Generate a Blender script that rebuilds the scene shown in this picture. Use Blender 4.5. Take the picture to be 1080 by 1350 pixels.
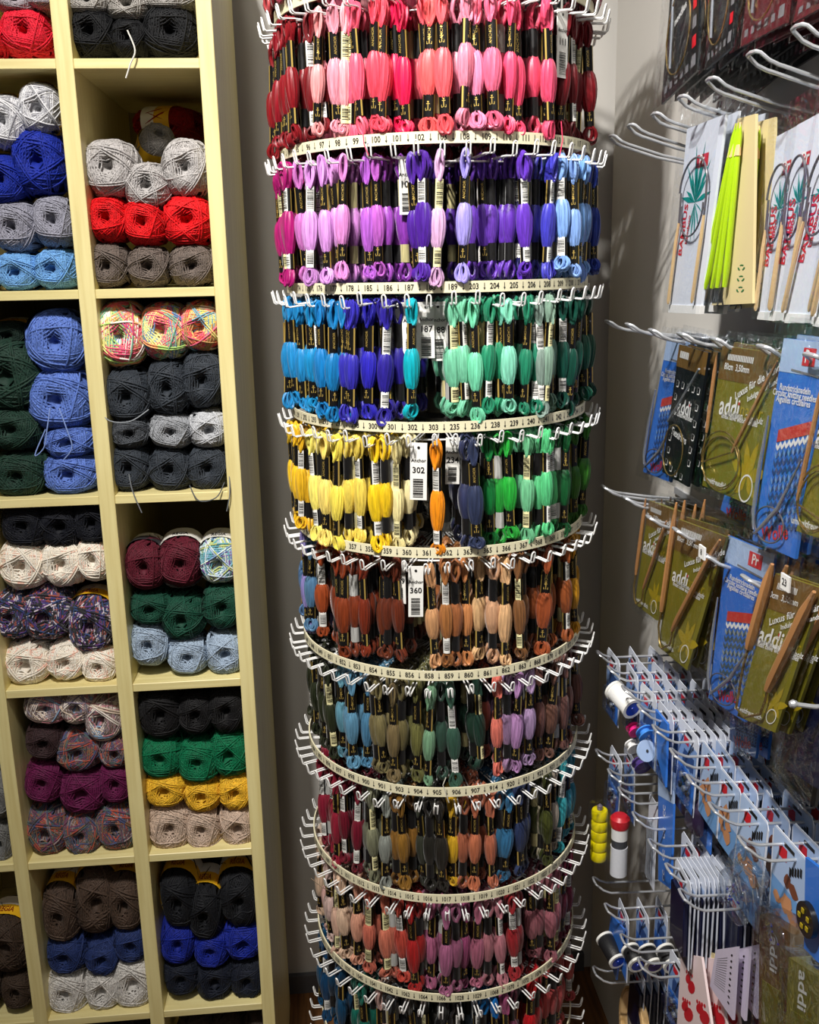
import bpy, math, random
import numpy as np
from math import pi, sin, cos, radians, sqrt, atan2
from mathutils import Vector, Matrix, Euler

rnd = random.Random(7)
sc = bpy.context.scene
for o in list(bpy.data.objects):
    bpy.data.objects.remove(o)
COL = sc.collection

# ------------------------------------------------------------------ camera
FPX = 1300.0; PITCH = radians(14.0); ROLL = radians(1.19); YAW = radians(4.8); CAMH = 1.55
cam_d = bpy.data.cameras.new('camera'); cam = bpy.data.objects.new('camera', cam_d); COL.objects.link(cam)
cam_d.sensor_fit = 'VERTICAL'; cam_d.sensor_height = 24.0; cam_d.lens = FPX / 1350 * 24.0
cam_d.clip_start = 0.02
cam.rotation_mode = 'QUATERNION'
cam.location = (0, 0, CAMH)
m_ = Matrix.Rotation(-YAW, 3, 'Z') @ Matrix.Rotation(pi / 2 - PITCH, 3, 'X') @ Matrix.Rotation(-ROLL, 3, 'Z')
cam.rotation_quaternion = m_.to_quaternion()
sc.camera = cam

# ------------------------------------------------------------------ world, lights, exposure
sc.view_settings.view_transform = 'Standard'
sc.view_settings.look = 'None'
sc.view_settings.gamma = 1
sc.view_settings.exposure = 0.0
sc.view_settings.use_curve_mapping = False
world = bpy.data.worlds.new('world'); sc.world = world; world.use_nodes = True
bg = world.node_tree.nodes['Background']
bg.inputs['Color'].default_value = (1.0, 0.95, 0.88, 1); bg.inputs['Strength'].default_value = 0.085

def spot(name, loc, target, power, size=0.08, cone=75, blend=0.5, color=(1, 0.96, 0.91)):
    d = bpy.data.lights.new(name, 'SPOT'); d.energy = power; d.shadow_soft_size = size
    d.spot_size = radians(cone); d.spot_blend = blend; d.color = color
    o = bpy.data.objects.new(name, d); COL.objects.link(o); o.location = loc
    o.rotation_euler = (Vector(target) - Vector(loc)).to_track_quat('-Z', 'Y').to_euler()
    return o

def area(name, loc, target, power, size, color=(1, 0.96, 0.9)):
    d = bpy.data.lights.new(name, 'AREA'); d.energy = power; d.size = size; d.color = color
    o = bpy.data.objects.new(name, d); COL.objects.link(o); o.location = loc
    o.rotation_euler = (Vector(target) - Vector(loc)).to_track_quat('-Z', 'Y').to_euler()
    return o

spot('ceiling_spot_a', (-0.34, 0.22, 2.86), (0.15, 1.40, 1.58), 128, 0.022, 84, 1.0)
spot('ceiling_spot_b', (-0.22, 0.05, 2.86), (-0.35, 1.45, 1.30), 38, 0.05, 66, 1.0)
spot('ceiling_spot_c', (-0.50, 0.10, 2.86), (0.50, 1.10, 1.45), 165, 0.03, 66, 1.0)
area('fill_light', (-0.4, -0.8, 2.6), (0.1, 1.4, 0.9), 3, 0.9)  # added soft fill light to lift the shadows, not a ceiling fitting

# ------------------------------------------------------------------ projection helpers (pixel of the 1080x1350 frame -> point on a real plane)
def ray(px, py):
    c, s = cos(ROLL), sin(ROLL)
    dx, dy = px - 540, py - 675
    u = c * dx - s * dy; v = s * dx + c * dy
    X = u; Y = FPX * cos(PITCH) - v * sin(PITCH); Z = -FPX * sin(PITCH) - v * cos(PITCH)
    return Vector((X * cos(YAW) + Y * sin(YAW), -X * sin(YAW) + Y * cos(YAW), Z))
def atY(px, py, Y):
    r = ray(px, py); r *= Y / r.y; return r + Vector((0, 0, CAMH))
def atX(px, py, X):
    r = ray(px, py); r *= X / r.x; return r + Vector((0, 0, CAMH))
def pj(x, y, z):
    z -= CAMH
    X = x * cos(YAW) - y * sin(YAW); Yd = x * sin(YAW) + y * cos(YAW)
    yc = Yd * cos(PITCH) - z * sin(PITCH); zc = Yd * sin(PITCH) + z * cos(PITCH)
    u = FPX * X / yc; v = -FPX * zc / yc; c, s = cos(ROLL), sin(ROLL)
    return 540 + c * u + s * v, 675 - s * u + c * v

# ------------------------------------------------------------------ materials
def srgb(r, g=None, b=None):
    if g is None: r, g, b = r
    f = lambda x: ((x / 255 + 0.055) / 1.055) ** 2.4 if x > 10 else x / 255 / 12.92
    return (f(r), f(g), f(b), 1)
MATS = {}
def mat(name, rgb, rough=0.5, metal=0.0, spec=0.5, bump=0, scale=100, coat=0, trans=0, alpha=1, var=0):
    if name in MATS: return MATS[name]
    m = bpy.data.materials.new(name); m.use_nodes = True; nt = m.node_tree
    p = nt.nodes['Principled BSDF']
    p.inputs['Base Color'].default_value = srgb(rgb); p.inputs['Roughness'].default_value = rough
    p.inputs['Metallic'].default_value = metal; p.inputs['Specular IOR Level'].default_value = spec
    p.inputs['Coat Weight'].default_value = coat; p.inputs['Transmission Weight'].default_value = trans
    p.inputs['Alpha'].default_value = alpha
    if var or bump:
        tc = nt.nodes.new('ShaderNodeTexCoord'); n = nt.nodes.new('ShaderNodeTexNoise')
        n.inputs['Scale'].default_value = scale; n.inputs['Detail'].default_value = 4
        nt.links.new(tc.outputs['Object'], n.inputs['Vector'])
        if var:
            mx = nt.nodes.new('ShaderNodeMix'); mx.data_type = 'RGBA'; mx.blend_type = 'MULTIPLY'
            mx.inputs['Factor'].default_value = var
            mx.inputs['A'].default_value = srgb(rgb); nt.links.new(n.outputs['Fac'], mx.inputs['B'])
            nt.links.new(mx.outputs['Result'], p.inputs['Base Color'])
        if bump:
            b = nt.nodes.new('ShaderNodeBump'); b.inputs['Strength'].default_value = bump; b.inputs['Distance'].default_value = 0.001
            nt.links.new(n.outputs['Fac'], b.inputs['Height']); nt.links.new(b.outputs['Normal'], p.inputs['Normal'])
    MATS[name] = m; return m

def wood(name, a, b, rough=0.35, axis='Z', spec=0.5):
    m = bpy.data.materials.new(name); m.use_nodes = True; nt = m.node_tree; p = nt.nodes['Principled BSDF']
    tc = nt.nodes.new('ShaderNodeTexCoord'); mp = nt.nodes.new('ShaderNodeMapping')
    s = {'Z': (60, 60, 3), 'X': (3, 60, 60), 'Y': (60, 3, 60)}[axis]; mp.inputs['Scale'].default_value = s
    n = nt.nodes.new('ShaderNodeTexNoise'); n.inputs['Scale'].default_value = 2.2; n.inputs['Detail'].default_value = 6
    cr = nt.nodes.new('ShaderNodeValToRGB')
    cr.color_ramp.elements[0].position = .32; cr.color_ramp.elements[0].color = srgb(a)
    cr.color_ramp.elements[1].position = .62; cr.color_ramp.elements[1].color = srgb(b)
    nt.links.new(tc.outputs['Object'], mp.inputs['Vector']); nt.links.new(mp.outputs['Vector'], n.inputs['Vector'])
    nt.links.new(n.outputs['Fac'], cr.inputs['Fac']); nt.links.new(cr.outputs['Color'], p.inputs['Base Color'])
    bp = nt.nodes.new('ShaderNodeBump'); bp.inputs['Strength'].default_value = .12; bp.inputs['Distance'].default_value = .0006
    nt.links.new(n.outputs['Fac'], bp.inputs['Height']); nt.links.new(bp.outputs['Normal'], p.inputs['Normal'])
    p.inputs['Roughness'].default_value = rough; p.inputs['Specular IOR Level'].default_value = spec
    return m

def fibre(name, source='object', rough=0.42, sheen=0.3, strength=.8, scale=560, spec=.5, kind='floss'):
    """thread / yarn: base colour from the object's own colour (or the mesh's colour attribute), fine lengthwise relief"""
    m = bpy.data.materials.new(name); m.use_nodes = True; nt = m.node_tree; p = nt.nodes['Principled BSDF']
    if source == 'object':
        oi = nt.nodes.new('ShaderNodeObjectInfo'); colr = oi.outputs['Color']
    else:
        at = nt.nodes.new('ShaderNodeAttribute'); at.attribute_name = 'Col'; colr = at.outputs['Color']
    tc = nt.nodes.new('ShaderNodeTexCoord'); mp = nt.nodes.new('ShaderNodeMapping')
    n = nt.nodes.new('ShaderNodeTexNoise'); n.inputs['Detail'].default_value = 3
    if kind == 'floss':
        mp.inputs['Scale'].default_value = (1, 1, .05); n.inputs['Scale'].default_value = scale
        nt.links.new(tc.outputs['Object'], mp.inputs['Vector'])
    else:
        mp.inputs['Scale'].default_value = (3, 2, 1); n.inputs['Scale'].default_value = 4
        nt.links.new(tc.outputs['UV'], mp.inputs['Vector'])
    nt.links.new(mp.outputs['Vector'], n.inputs['Vector'])
    mr = nt.nodes.new('ShaderNodeMapRange'); mr.inputs['From Min'].default_value = .3; mr.inputs['From Max'].default_value = .7
    mr.inputs['To Min'].default_value = .58 if kind == 'floss' else .5; mr.inputs['To Max'].default_value = 1.16
    nt.links.new(n.outputs['Fac'], mr.inputs['Value'])
    mx = nt.nodes.new('ShaderNodeVectorMath'); mx.operation = 'SCALE'
    nt.links.new(colr, mx.inputs[0]); nt.links.new(mr.outputs['Result'], mx.inputs['Scale'])
    nt.links.new(mx.outputs['Vector'], p.inputs['Base Color'])
    bp = nt.nodes.new('ShaderNodeBump'); bp.inputs['Strength'].default_value = strength; bp.inputs['Distance'].default_value = .0005
    nt.links.new(n.outputs['Fac'], bp.inputs['Height']); nt.links.new(bp.outputs['Normal'], p.inputs['Normal'])
    p.inputs['Roughness'].default_value = rough; p.inputs['Sheen Weight'].default_value = sheen
    p.inputs['Sheen Roughness'].default_value = .4; p.inputs['Specular IOR Level'].default_value = spec
    return m

def multi_yarn(name, cols, scale=.6, jit=0.0):
    """space-dyed yarn: colour changes along the strand (u of the UV map is the strand's length)"""
    m = bpy.data.materials.new(name); m.use_nodes = True; nt = m.node_tree; p = nt.nodes['Principled BSDF']
    uv = nt.nodes.new('ShaderNodeUVMap'); mp = nt.nodes.new('ShaderNodeMapping'); mp.inputs['Scale'].default_value = (scale, 0, 0)
    oi = nt.nodes.new('ShaderNodeObjectInfo')
    wn = nt.nodes.new('ShaderNodeTexWhiteNoise'); wn.noise_dimensions = '1D'
    sx = nt.nodes.new('ShaderNodeSeparateXYZ'); ad = nt.nodes.new('ShaderNodeMath'); ad.operation = 'MULTIPLY_ADD'
    fl = nt.nodes.new('ShaderNodeMath'); fl.operation = 'FLOOR'
    nt.links.new(uv.outputs['UV'], mp.inputs['Vector']); nt.links.new(mp.outputs['Vector'], sx.inputs['Vector'])
    ad.inputs[1].default_value = 1.0; nt.links.new(sx.outputs['X'], ad.inputs[0])
    r = nt.nodes.new('ShaderNodeMath'); r.operation = 'MULTIPLY'; r.inputs[1].default_value = 50
    nt.links.new(oi.outputs['Random'], r.inputs[0]); nt.links.new(r.outputs[0], ad.inputs[2])
    sy = nt.nodes.new('ShaderNodeSeparateXYZ'); nt.links.new(uv.outputs['UV'], sy.inputs['Vector'])
    aj = nt.nodes.new('ShaderNodeMath'); aj.operation = 'MULTIPLY_ADD'; aj.inputs[1].default_value = jit
    nt.links.new(sy.outputs['Y'], aj.inputs[0]); nt.links.new(ad.outputs[0], aj.inputs[2]); nt.links.new(aj.outputs[0], fl.inputs[0]); nt.links.new(fl.outputs[0], wn.inputs['W'])
    cr = nt.nodes.new('ShaderNodeValToRGB'); cr.color_ramp.interpolation = 'CONSTANT'
    e = cr.color_ramp.elements
    while len(e) < len(cols): e.new(0.5)
    for i, c in enumerate(cols): e[i].position = i / len(cols); e[i].color = srgb(c)
    nt.links.new(wn.outputs['Value'], cr.inputs['Fac']); nt.links.new(cr.outputs['Color'], p.inputs['Base Color'])
    p.inputs['Roughness'].default_value = .75; p.inputs['Sheen Weight'].default_value = .3
    return m

M_wall = mat('painted_wall', (198, 195, 189), .85, bump=.15, scale=220)
M_floor = wood('floor_wood', (92, 58, 28), (128, 84, 42), .5, 'Y')
M_shelf = wood('birch_board', (220, 204, 140), (234, 221, 160), .38, 'Z')
M_shelfX = wood('birch_board_lengthwise', (220, 204, 140), (234, 221, 160), .38, 'X')
M_back = mat('shelf_back_board', (176, 160, 104), .6, bump=.1)
M_white = mat('white_coated_wire', (240, 240, 238), .3, coat=.3)
M_chrome = mat('zinc_wire', (206, 209, 214), .32, metal=.55)
M_band = mat('cream_number_band', (226, 219, 186), .45)
M_ink = mat('black_ink', (22, 20, 20), .5)
M_blk = mat('gloss_black_paper', (14, 13, 14), .28, coat=.2)
M_gold = mat('gold_ink', (206, 176, 92), .35, metal=.5)
M_paper = mat('white_label_paper', (235, 234, 228), .5)
M_cream = mat('cream_label_paper', (232, 224, 170), .5)
M_pole = mat('grey_steel_tube', (120, 118, 112), .4, metal=.6)
M_dark = mat('dark_disc', (26, 26, 25), .25)
M_floss = fibre('cotton_floss', rough=.42, sheen=.12, spec=.38)
M_flossA = fibre('cotton_floss_mass', 'attr', rough=.38, sheen=.2)
M_yarn = fibre('wool_yarn', rough=.65, spec=.3, sheen=.04, strength=.35, kind='yarn')

def clearmat(name, tint=(1, 1, 1, 1), gl=.13, rough=.06):
    m = bpy.data.materials.new(name); m.use_nodes = True; nt = m.node_tree; nt.nodes.clear()
    out = nt.nodes.new('ShaderNodeOutputMaterial'); t = nt.nodes.new('ShaderNodeBsdfTransparent'); g = nt.nodes.new('ShaderNodeBsdfGlossy')
    t.inputs['Color'].default_value = tint; g.inputs['Roughness'].default_value = rough; g.inputs['Color'].default_value = (.9, .93, .96, 1)
    mx = nt.nodes.new('ShaderNodeMixShader'); mx.inputs['Fac'].default_value = gl
    n = nt.nodes.new('ShaderNodeTexNoise'); n.inputs['Scale'].default_value = 28; n.inputs['Distortion'].default_value = 1.5
    tc = nt.nodes.new('ShaderNodeTexCoord'); nt.links.new(tc.outputs['Object'], n.inputs['Vector'])
    b = nt.nodes.new('ShaderNodeBump'); b.inputs['Strength'].default_value = .9; b.inputs['Distance'].default_value = .006
    nt.links.new(n.outputs['Fac'], b.inputs['Height']); nt.links.new(b.outputs['Normal'], g.inputs['Normal'])
    nt.links.new(t.outputs[0], mx.inputs[1]); nt.links.new(g.outputs[0], mx.inputs[2]); nt.links.new(mx.outputs[0], out.inputs[0])
    MATS[name] = m
    return m
M_clear = clearmat('clear_film', (.975, .98, .985, 1), .07)
M_blister = clearmat('clear_blister', (.90, .92, .94, 1), .24)

# ------------------------------------------------------------------ mesh helpers
class MB:
    """collects shapes into one mesh; faces carry a material slot"""
    def __init__(s): s.v = []; s.f = []; s.m = []; s.mats = []; s.uv = None
    def slot(s, m):
        if m not in s.mats: s.mats.append(m)
        return s.mats.index(m)
    def add(s, vs, fs, m):
        b = len(s.v); k = s.slot(m); s.v += [tuple(v) for v in vs]
        for f in fs: s.f.append(tuple(i + b for i in f)); s.m.append(k)
    def box(s, c, d, m, rot=None, bev=0):
        x, y, z = d[0] / 2, d[1] / 2, d[2] / 2
        if bev:
            vs = []
            b = bev
            for sx in (-1, 1):
                for sy in (-1, 1):
                    for sz in (-1, 1):
                        vs += [(sx * (x - b), sy * (y - b), sz * z), (sx * (x - b), sy * y, sz * (z - b)), (sx * x, sy * (y - b), sz * (z - b))]
            import bmesh
            bm = bmesh.new(); [bm.verts.new(v) for v in vs]; bmesh.ops.convex_hull(bm, input=bm.verts)
            bm.verts.ensure_lookup_table(); vs = [v.co.copy() for v in bm.verts]; bm.verts.index_update()
            fs = [[v.index for v in f.verts] for f in bm.faces]; bm.free()
        else:
            vs = [Vector((i * x, j * y, k * z)) for i in (-1, 1) for j in (-1, 1) for k in (-1, 1)]
            fs = [(0, 1, 3, 2), (4, 6, 7, 5), (0, 4, 5, 1), (2, 3, 7, 6), (0, 2, 6, 4), (1, 5, 7, 3)]
        c = Vector(c)
        if rot: vs = [rot @ Vector(v) for v in vs]
        s.add([Vector(v) + c for v in vs], fs, m); return s
    def tube(s, pts, r, m, n=6, closed=False, cap=True, rs=None):
        pts = [Vector(p) for p in pts]; N = len(pts); vs = []; fs = []
        up = None
        for i, p in enumerate(pts):
            a = pts[(i - 1) % N] if (closed or i > 0) else p; b = pts[(i + 1) % N] if (closed or i < N - 1) else p
            t = (b - a).normalized() if (b - a).length > 1e-9 else Vector((0, 0, 1))
            if up is None:
                up = t.orthogonal().normalized()
            up = (up - t * up.dot(t))
            up = up.normalized() if up.length > 1e-6 else t.orthogonal().normalized()
            w = t.cross(up); rr = rs[i] if rs else r
            for k in range(n):
                q = 2 * pi * k / n; vs.append(p + (up * cos(q) + w * sin(q)) * rr)
        for i in range(N if closed else N - 1):
            j = (i + 1) % N
            for k in range(n):
                l = (k + 1) % n; fs.append((i * n + k, i * n + l, j * n + l, j * n + k))
        if cap and not closed: fs += [tuple(range(n))[::-1], tuple((N - 1) * n + k for k in range(n))]
        s.add(vs, fs, m); return s
    def lathe(s, prof, m, n=24, c=(0, 0, 0), axis='Z', caps=True):
        vs = []; fs = []; c = Vector(c)
        for r, z in prof:
            for k in range(n):
                q = 2 * pi * k / n; p = (r * cos(q), r * sin(q), z)
                if axis == 'X': p = (p[2], p[0], p[1])
                elif axis == 'Y': p = (p[0], p[2], p[1])
                vs.append(Vector(p) + c)
        for i in range(len(prof) - 1):
            for k in range(n):
                l = (k + 1) % n; fs.append((i * n + k, i * n + l, (i + 1) * n + l, (i + 1) * n + k))
        if caps: fs += [tuple(range(n))[::-1], tuple((len(prof) - 1) * n + k for k in range(n))]
        s.add(vs, fs, m); return s
    def mesh(s, name, smooth=True):
        me = bpy.data.meshes.new(name); me.from_pydata(s.v, [], s.f)
        for m in s.mats: me.materials.append(m)
        me.polygons.foreach_set('material_index', s.m)
        if smooth: me.polygons.foreach_set('use_smooth', [True] * len(s.f)); 
        me.update()
        if smooth:
            try: me.set_sharp_from_angle(angle=radians(40))
            except Exception: pass
        return me
    def build(s, name, parent=None, smooth=True):
        return link(name, s.mesh(name, smooth), parent)

def link(name, me, parent=None):
    o = bpy.data.objects.new(name, me); COL.objects.link(o)
    if parent: o.parent = parent
    return o
def empty(name, loc, rot=(0, 0, 0)):
    o = bpy.data.objects.new(name, None); COL.objects.link(o); o.location = loc; o.rotation_euler = rot; o.empty_display_size = .02
    return o
def tag(o, label=None, cat=None, group=None, kind=None):
    if label: o['label'] = label
    if cat: o['category'] = cat
    if group: o['group'] = group
    if kind: o['kind'] = kind
    return o
_kids = {}
def copy_tree(o, parent=None):
    c = o.copy(); COL.objects.link(c)
    if parent: c.parent = parent
    for ch in list(o.children): copy_tree(ch, c)
    return c
_tx = {}
def text_geo(t, bold=True):
    """verts (em units, x right, y up) and faces of a string"""
    if t in _tx: return _tx[t]
    cu = bpy.data.curves.new('txt', 'FONT'); cu.body = t; cu.size = 1; cu.resolution_u = 2; cu.align_x = 'CENTER'; cu.align_y = 'CENTER'
    if bold: cu.offset = .018
    o = bpy.data.objects.new('txt', cu); COL.objects.link(o)
    me = bpy.data.meshes.new_from_object(o)
    r = ([v.co.copy() for v in me.vertices], [tuple(p.vertices) for p in me.polygons])
    bpy.data.objects.remove(o); bpy.data.meshes.remove(me); bpy.data.curves.remove(cu)
    _tx[t] = r; return r
ORD = ['first', 'second', 'third', 'fourth', 'fifth', 'sixth', 'seventh', 'eighth', 'ninth', 'tenth', 'eleventh', 'twelfth', 'thirteenth', 'fourteenth', 'fifteenth', 'sixteenth', 'seventeenth', 'eighteenth', 'nineteenth']
TENS = {20: 'twent', 30: 'thirt', 40: 'fort', 50: 'fift', 60: 'sixt'}
def ordinal(i):      # 0-based
    n = i + 1
    if n < 20: return ORD[n - 1]
    t = n // 10 * 10
    return TENS[t] + 'ieth' if n == t else TENS[t] + 'y-' + ORD[n - t - 1]
# ------------------------------------------------------------------ the room
BACKY, WALLX, SHY = 1.88, .54, 1.45
def slab(name, c, d, m, kind='structure'):
    o = MB().box(c, d, m).build(name, smooth=False); tag(o, kind=kind); return o
slab('floor', (-.2, .6, -.02), (3.4, 3.0, .04), M_floor)
slab('wall_back', (-.2, BACKY + .03, 1.35), (3.4, .06, 2.7), M_wall)
slab('wall_right', (WALLX + .03, .6, 1.35), (.06, 2.5, 2.7), M_wall)
slab('baseboard_back', (.2, BACKY - .006, .022), (.66, .012, .044), mat('grey_skirting', (84, 84, 88), .5))

# ------------------------------------------------------------------ yarn shelf
ZB = [2.127, 1.827, 1.527, 1.230, .930, .631, .332, .032]      # board tops
UPX = [(-.719, -.697), (-.5275, -.506), (-.3375, -.3145), (-.149, -.128)]
shelf = empty('yarn_shelf', (-.42, SHY + .2, 0))
tag(shelf, 'pale birch shelving unit of open cubbies stacked with balls of yarn', 'shelf')
def shpart(name, c, d, m):
    c = Vector(c) - Vector(shelf.location)
    return MB().box(c, d, m, bev=.0008).build(name, shelf, smooth=False)
DEP = .39
for a, b in UPX: shpart('upright', ((a + b) / 2, SHY + DEP / 2, 1.07), (b - a, DEP, 2.14), M_shelf)
for k in range(3):
    a, b = UPX[k][1], UPX[k + 1][0]
    for z in ZB:
        shpart('shelf_board', ((a + b) / 2, SHY + DEP / 2 + .001, z - .0065), (b - a, DEP - .002, .013), M_shelfX)
shpart('back_panel', (-.425, SHY + DEP + .004, 1.07), (.58, .006, 2.13), M_back)

# ------------------------------------------------------------------ wound yarn balls
def wound_mesh(seed, groups=20, per=6, rad=.033):
    R = random.Random(seed)
    V = []; F = []; U = []; length = 0
    seg = 34; ns = 5
    def surf(d):
        p = 2.5
        k = (abs(d.x) ** p + abs(d.z) ** p + abs(d.y) ** p) ** (-1 / p)
        th = math.acos(max(-1, min(1, abs(d.y))))
        return k * (1 - .50 * math.exp(-(th / .30) ** 2))
    for g in range(groups):
        last = g >= groups - 6
        th0 = R.uniform(.20, .42) if not last else R.uniform(.30, .85)
        az = g * 2.39996 + R.uniform(-.3, .3)
        dth = R.uniform(-.02, .03); daz = R.uniform(-.03, .03)
        n_ = per if not last else R.choice((1, 2, 2))
        off = .965 + .05 * g / groups + (.02 if last else 0)
        wob = R.uniform(0, 6)
        for k in range(n_):
            t0 = th0 + k * .074 + dth * k * .3; a0 = az + daz * k
            # plane normal: angle (90deg - t0) from Y
            nrm = Vector((sin(pi / 2 - t0) * cos(a0), cos(pi / 2 - t0), sin(pi / 2 - t0) * sin(a0)))
            e1 = nrm.orthogonal().normalized(); e2 = nrm.cross(e1)
            ring = []; sid = R.random()
            for i in range(seg):
                q = 2 * pi * i / seg
                d = (e1 * cos(q) + e2 * sin(q)); d = (d + nrm * .05 * sin(2 * q + wob)).normalized()
                ring.append(d * surf(d) * (off + .012 * (k % 2) + R.uniform(-.004, .004)))
            base = len(V)
            for i in range(seg + 1):
                p = ring[i % seg]; t = (ring[(i + 1) % seg] - ring[(i - 1) % seg]).normalized()
                nn = (p.normalized() - t * p.normalized().dot(t)).normalized(); w = t.cross(nn)
                for j in range(ns):
                    qq = 2 * pi * j / ns; V.append(p + (nn * cos(qq) + w * sin(qq)) * rad); U.append((g * 7.3 + 2 * pi * i / seg + k * .12, sid))
                if i < seg: length += (ring[(i + 1) % seg] - p).length
            for i in range(seg):
                for j in range(ns):
                    l = (j + 1) % ns
                    F.append((base + i * ns + j, base + i * ns + l, base + (i + 1) * ns + l, base + (i + 1) * ns + j))
    # solid core
    base = len(V); nu, nv = 20, 12
    for i in range(nv + 1):
        th = pi * i / nv
        for j in range(nu):
            q = 2 * pi * j / nu; d = Vector((sin(th) * cos(q), cos(th), sin(th) * sin(q)))
            V.append(d * surf(d) * .89); U.append((q * 3, th))
    for i in range(nv):
        for j in range(nu):
            l = (j + 1) % nu; F.append((base + i * nu + j, base + i * nu + l, base + (i + 1) * nu + l, base + (i + 1) * nu + j))
    me = bpy.data.meshes.new('yarn_ball'); me.from_pydata(V, [], F)
    uvl = me.uv_layers.new(name='UVMap'); li = np.empty(len(me.loops), int); me.loops.foreach_get('vertex_index', li)
    uvl.data.foreach_set('uv', np.array(U, float)[li].ravel())
    me.polygons.foreach_set('use_smooth', [True] * len(F)); me.materials.append(M_yarn); me.update()
    return me
BALLM = [wound_mesh(s) for s in range(6)]
def with_mat(me, m, cache={}):
    k = (me.name, m.name)
    if k not in cache:
        c = me.copy(); c.materials[0] = m; cache[k] = c
    return cache[k]
YM = {
 'pastel': multi_yarn('yarn_pastel', [(240, 110, 120), (250, 170, 110), (240, 235, 150), (130, 190, 160), (110, 150, 200), (245, 235, 225), (225, 80, 120), (180, 220, 120)], 1.3, .5),
 'coral': multi_yarn('yarn_coral', [(235, 90, 90), (250, 150, 100), (235, 220, 120), (120, 170, 190), (230, 90, 130), (245, 225, 210), (190, 150, 90)], 1.3, .5),
 'cool': multi_yarn('yarn_cool', [(205, 220, 225), (120, 150, 190), (110, 60, 150), (230, 235, 220), (90, 160, 170), (190, 200, 120), (170, 190, 215)], 2.2, 3),
 'night': multi_yarn('yarn_night', [(16, 16, 30), (18, 18, 26), (60, 50, 120), (25, 60, 110), (20, 20, 40), (150, 70, 60), (200, 190, 200), (14, 14, 22), (90, 50, 120)], 6, 40),
 'heather': multi_yarn('yarn_heather', [(90, 60, 70), (60, 70, 110), (130, 90, 60), (110, 50, 80), (60, 50, 60), (150, 130, 130), (70, 90, 90), (170, 70, 50)], 3, 12),
 'speck': multi_yarn('yarn_speckled_cream', [(240, 232, 216), (236, 226, 208), (244, 238, 226), (240, 230, 214), (238, 230, 214), (234, 190, 170), (242, 236, 222), (240, 232, 216), (238, 228, 212)], 4, 30),
 'stripe': multi_yarn('yarn_pale_stripe', [(225, 215, 205), (150, 130, 130), (190, 120, 130), (120, 110, 130), (210, 190, 170), (110, 90, 80), (130, 160, 190)], .7, 1.2),
 'ash': multi_yarn('yarn_ash', [(205, 205, 208), (180, 180, 186), (225, 225, 228), (150, 150, 156)], .6, 20),
}
M_lblY = mat('yellow_ball_band', (244, 190, 40), .4); M_lblW = mat('white_ball_band', (236, 234, 226), .45)
M_lblD = mat('dark_ball_band', (52, 50, 54), .4)
def band_mesh(text, top, two=True):
    b = MB(); n = 28
    def ring(y0, y1, m, r0=1.055):
        vs = []; fs = []
        for i in range(n + 1):
            q = pi * 2 * i / n
            k = (abs(cos(q)) ** 2.5 + abs(sin(q)) ** 2.5) ** (-1 / 2.5) * r0
            vs += [(cos(q) * k, y0, sin(q) * k), (cos(q) * k, y1, sin(q) * k)]
        for i in range(n): fs.append((2 * i, 2 * i + 1, 2 * i + 3, 2 * i + 2))
        b.add(vs, fs, m)
    ring(-.42, .05, top); ring(.05, .45, M_lblW)
    if text:
        tv, tf = text_geo(text); S = .26
        vs = []
        for v in tv:
            q = pi / 2 - v.x * S * .9; k = (abs(cos(q)) ** 2.5 + abs(sin(q)) ** 2.5) ** (-1 / 2.5) * 1.07
            vs.append((cos(q) * k, -.20 + v.y * S * 1.3, sin(q) * k))
        b.add(vs, tf, mat('red_brown_print', (150, 60, 20), .5) if top is M_lblY else M_ink)
    return b.mesh('paper_band')
BANDS = {'Y': band_mesh('REGIA', M_lblY), 'D': band_mesh('', M_lblD), 'W': band_mesh('REGIA', M_lblW)}

balls = []
def ball(px, py, w, h, color, cname, where, band=None, ym=None, depth=0.0, ln=.105, tilt=(0, 0, 0), group=None):
    Yc = SHY + .010 + ln / 2 + depth
    Yf = Yc - ln * .30
    c = atY(px, py, Yf); w_ = abs(atY(px + w / 2, py, Yf).x - atY(px - w / 2, py, Yf).x)
    h_ = abs(atY(px, py - h / 2, Yf).z - atY(px, py + h / 2, Yf).z)
    i = len(balls); me = BALLM[i % 6]
    if ym: me = with_mat(me, YM[ym])
    o = link('yarn_ball', me); o.color = srgb(color)
    c.y = Yc; o.location = c; o.scale = (w_ / 2 * 1.04, ln / 2, h_ / 2 * 1.04)
    o.rotation_euler = (tilt[0] + rnd.uniform(-.06, .06), tilt[1] + (pi if i % 4 == 1 else 0) + rnd.uniform(-.12, .12), tilt[2] + rnd.uniform(-.08, .08))
    if band:
        b = link('paper_band', BANDS[band], o); b.rotation_euler = (0, -o.rotation_euler[1] * 1.0, 0)
    balls.append((o, cname, where, px, group))
    return o
def tail(o, pts, color, r=.0009):
    """a loose yarn end, a child of its ball (points given in room space)"""
    b = MB(); mw = Matrix.LocRotScale(o.location, o.rotation_euler, o.scale).inverted()
    P = [Vector(p) for p in pts]; S = []
    for i in range(len(P) - 1):
        a, b0 = P[i], P[i + 1]
        pa = P[max(i - 1, 0)]; pb = P[min(i + 2, len(P) - 1)]
        for t in (0, .2, .4, .6, .8):
            S.append(.5 * ((2 * a) + (b0 - pa) * t + (2 * pa - 5 * a + 4 * b0 - pb) * t * t + (3 * a - pa - 3 * b0 + pb) * t ** 3))
    S.append(P[-1])
    b.tube(S, r, M_yarn, 5)
    q = b.build('loose_end', o); q.matrix_parent_inverse = Matrix.Identity(4)
    for v in q.data.vertices: v.co = mw @ v.co
    q.color = srgb(color)

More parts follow.
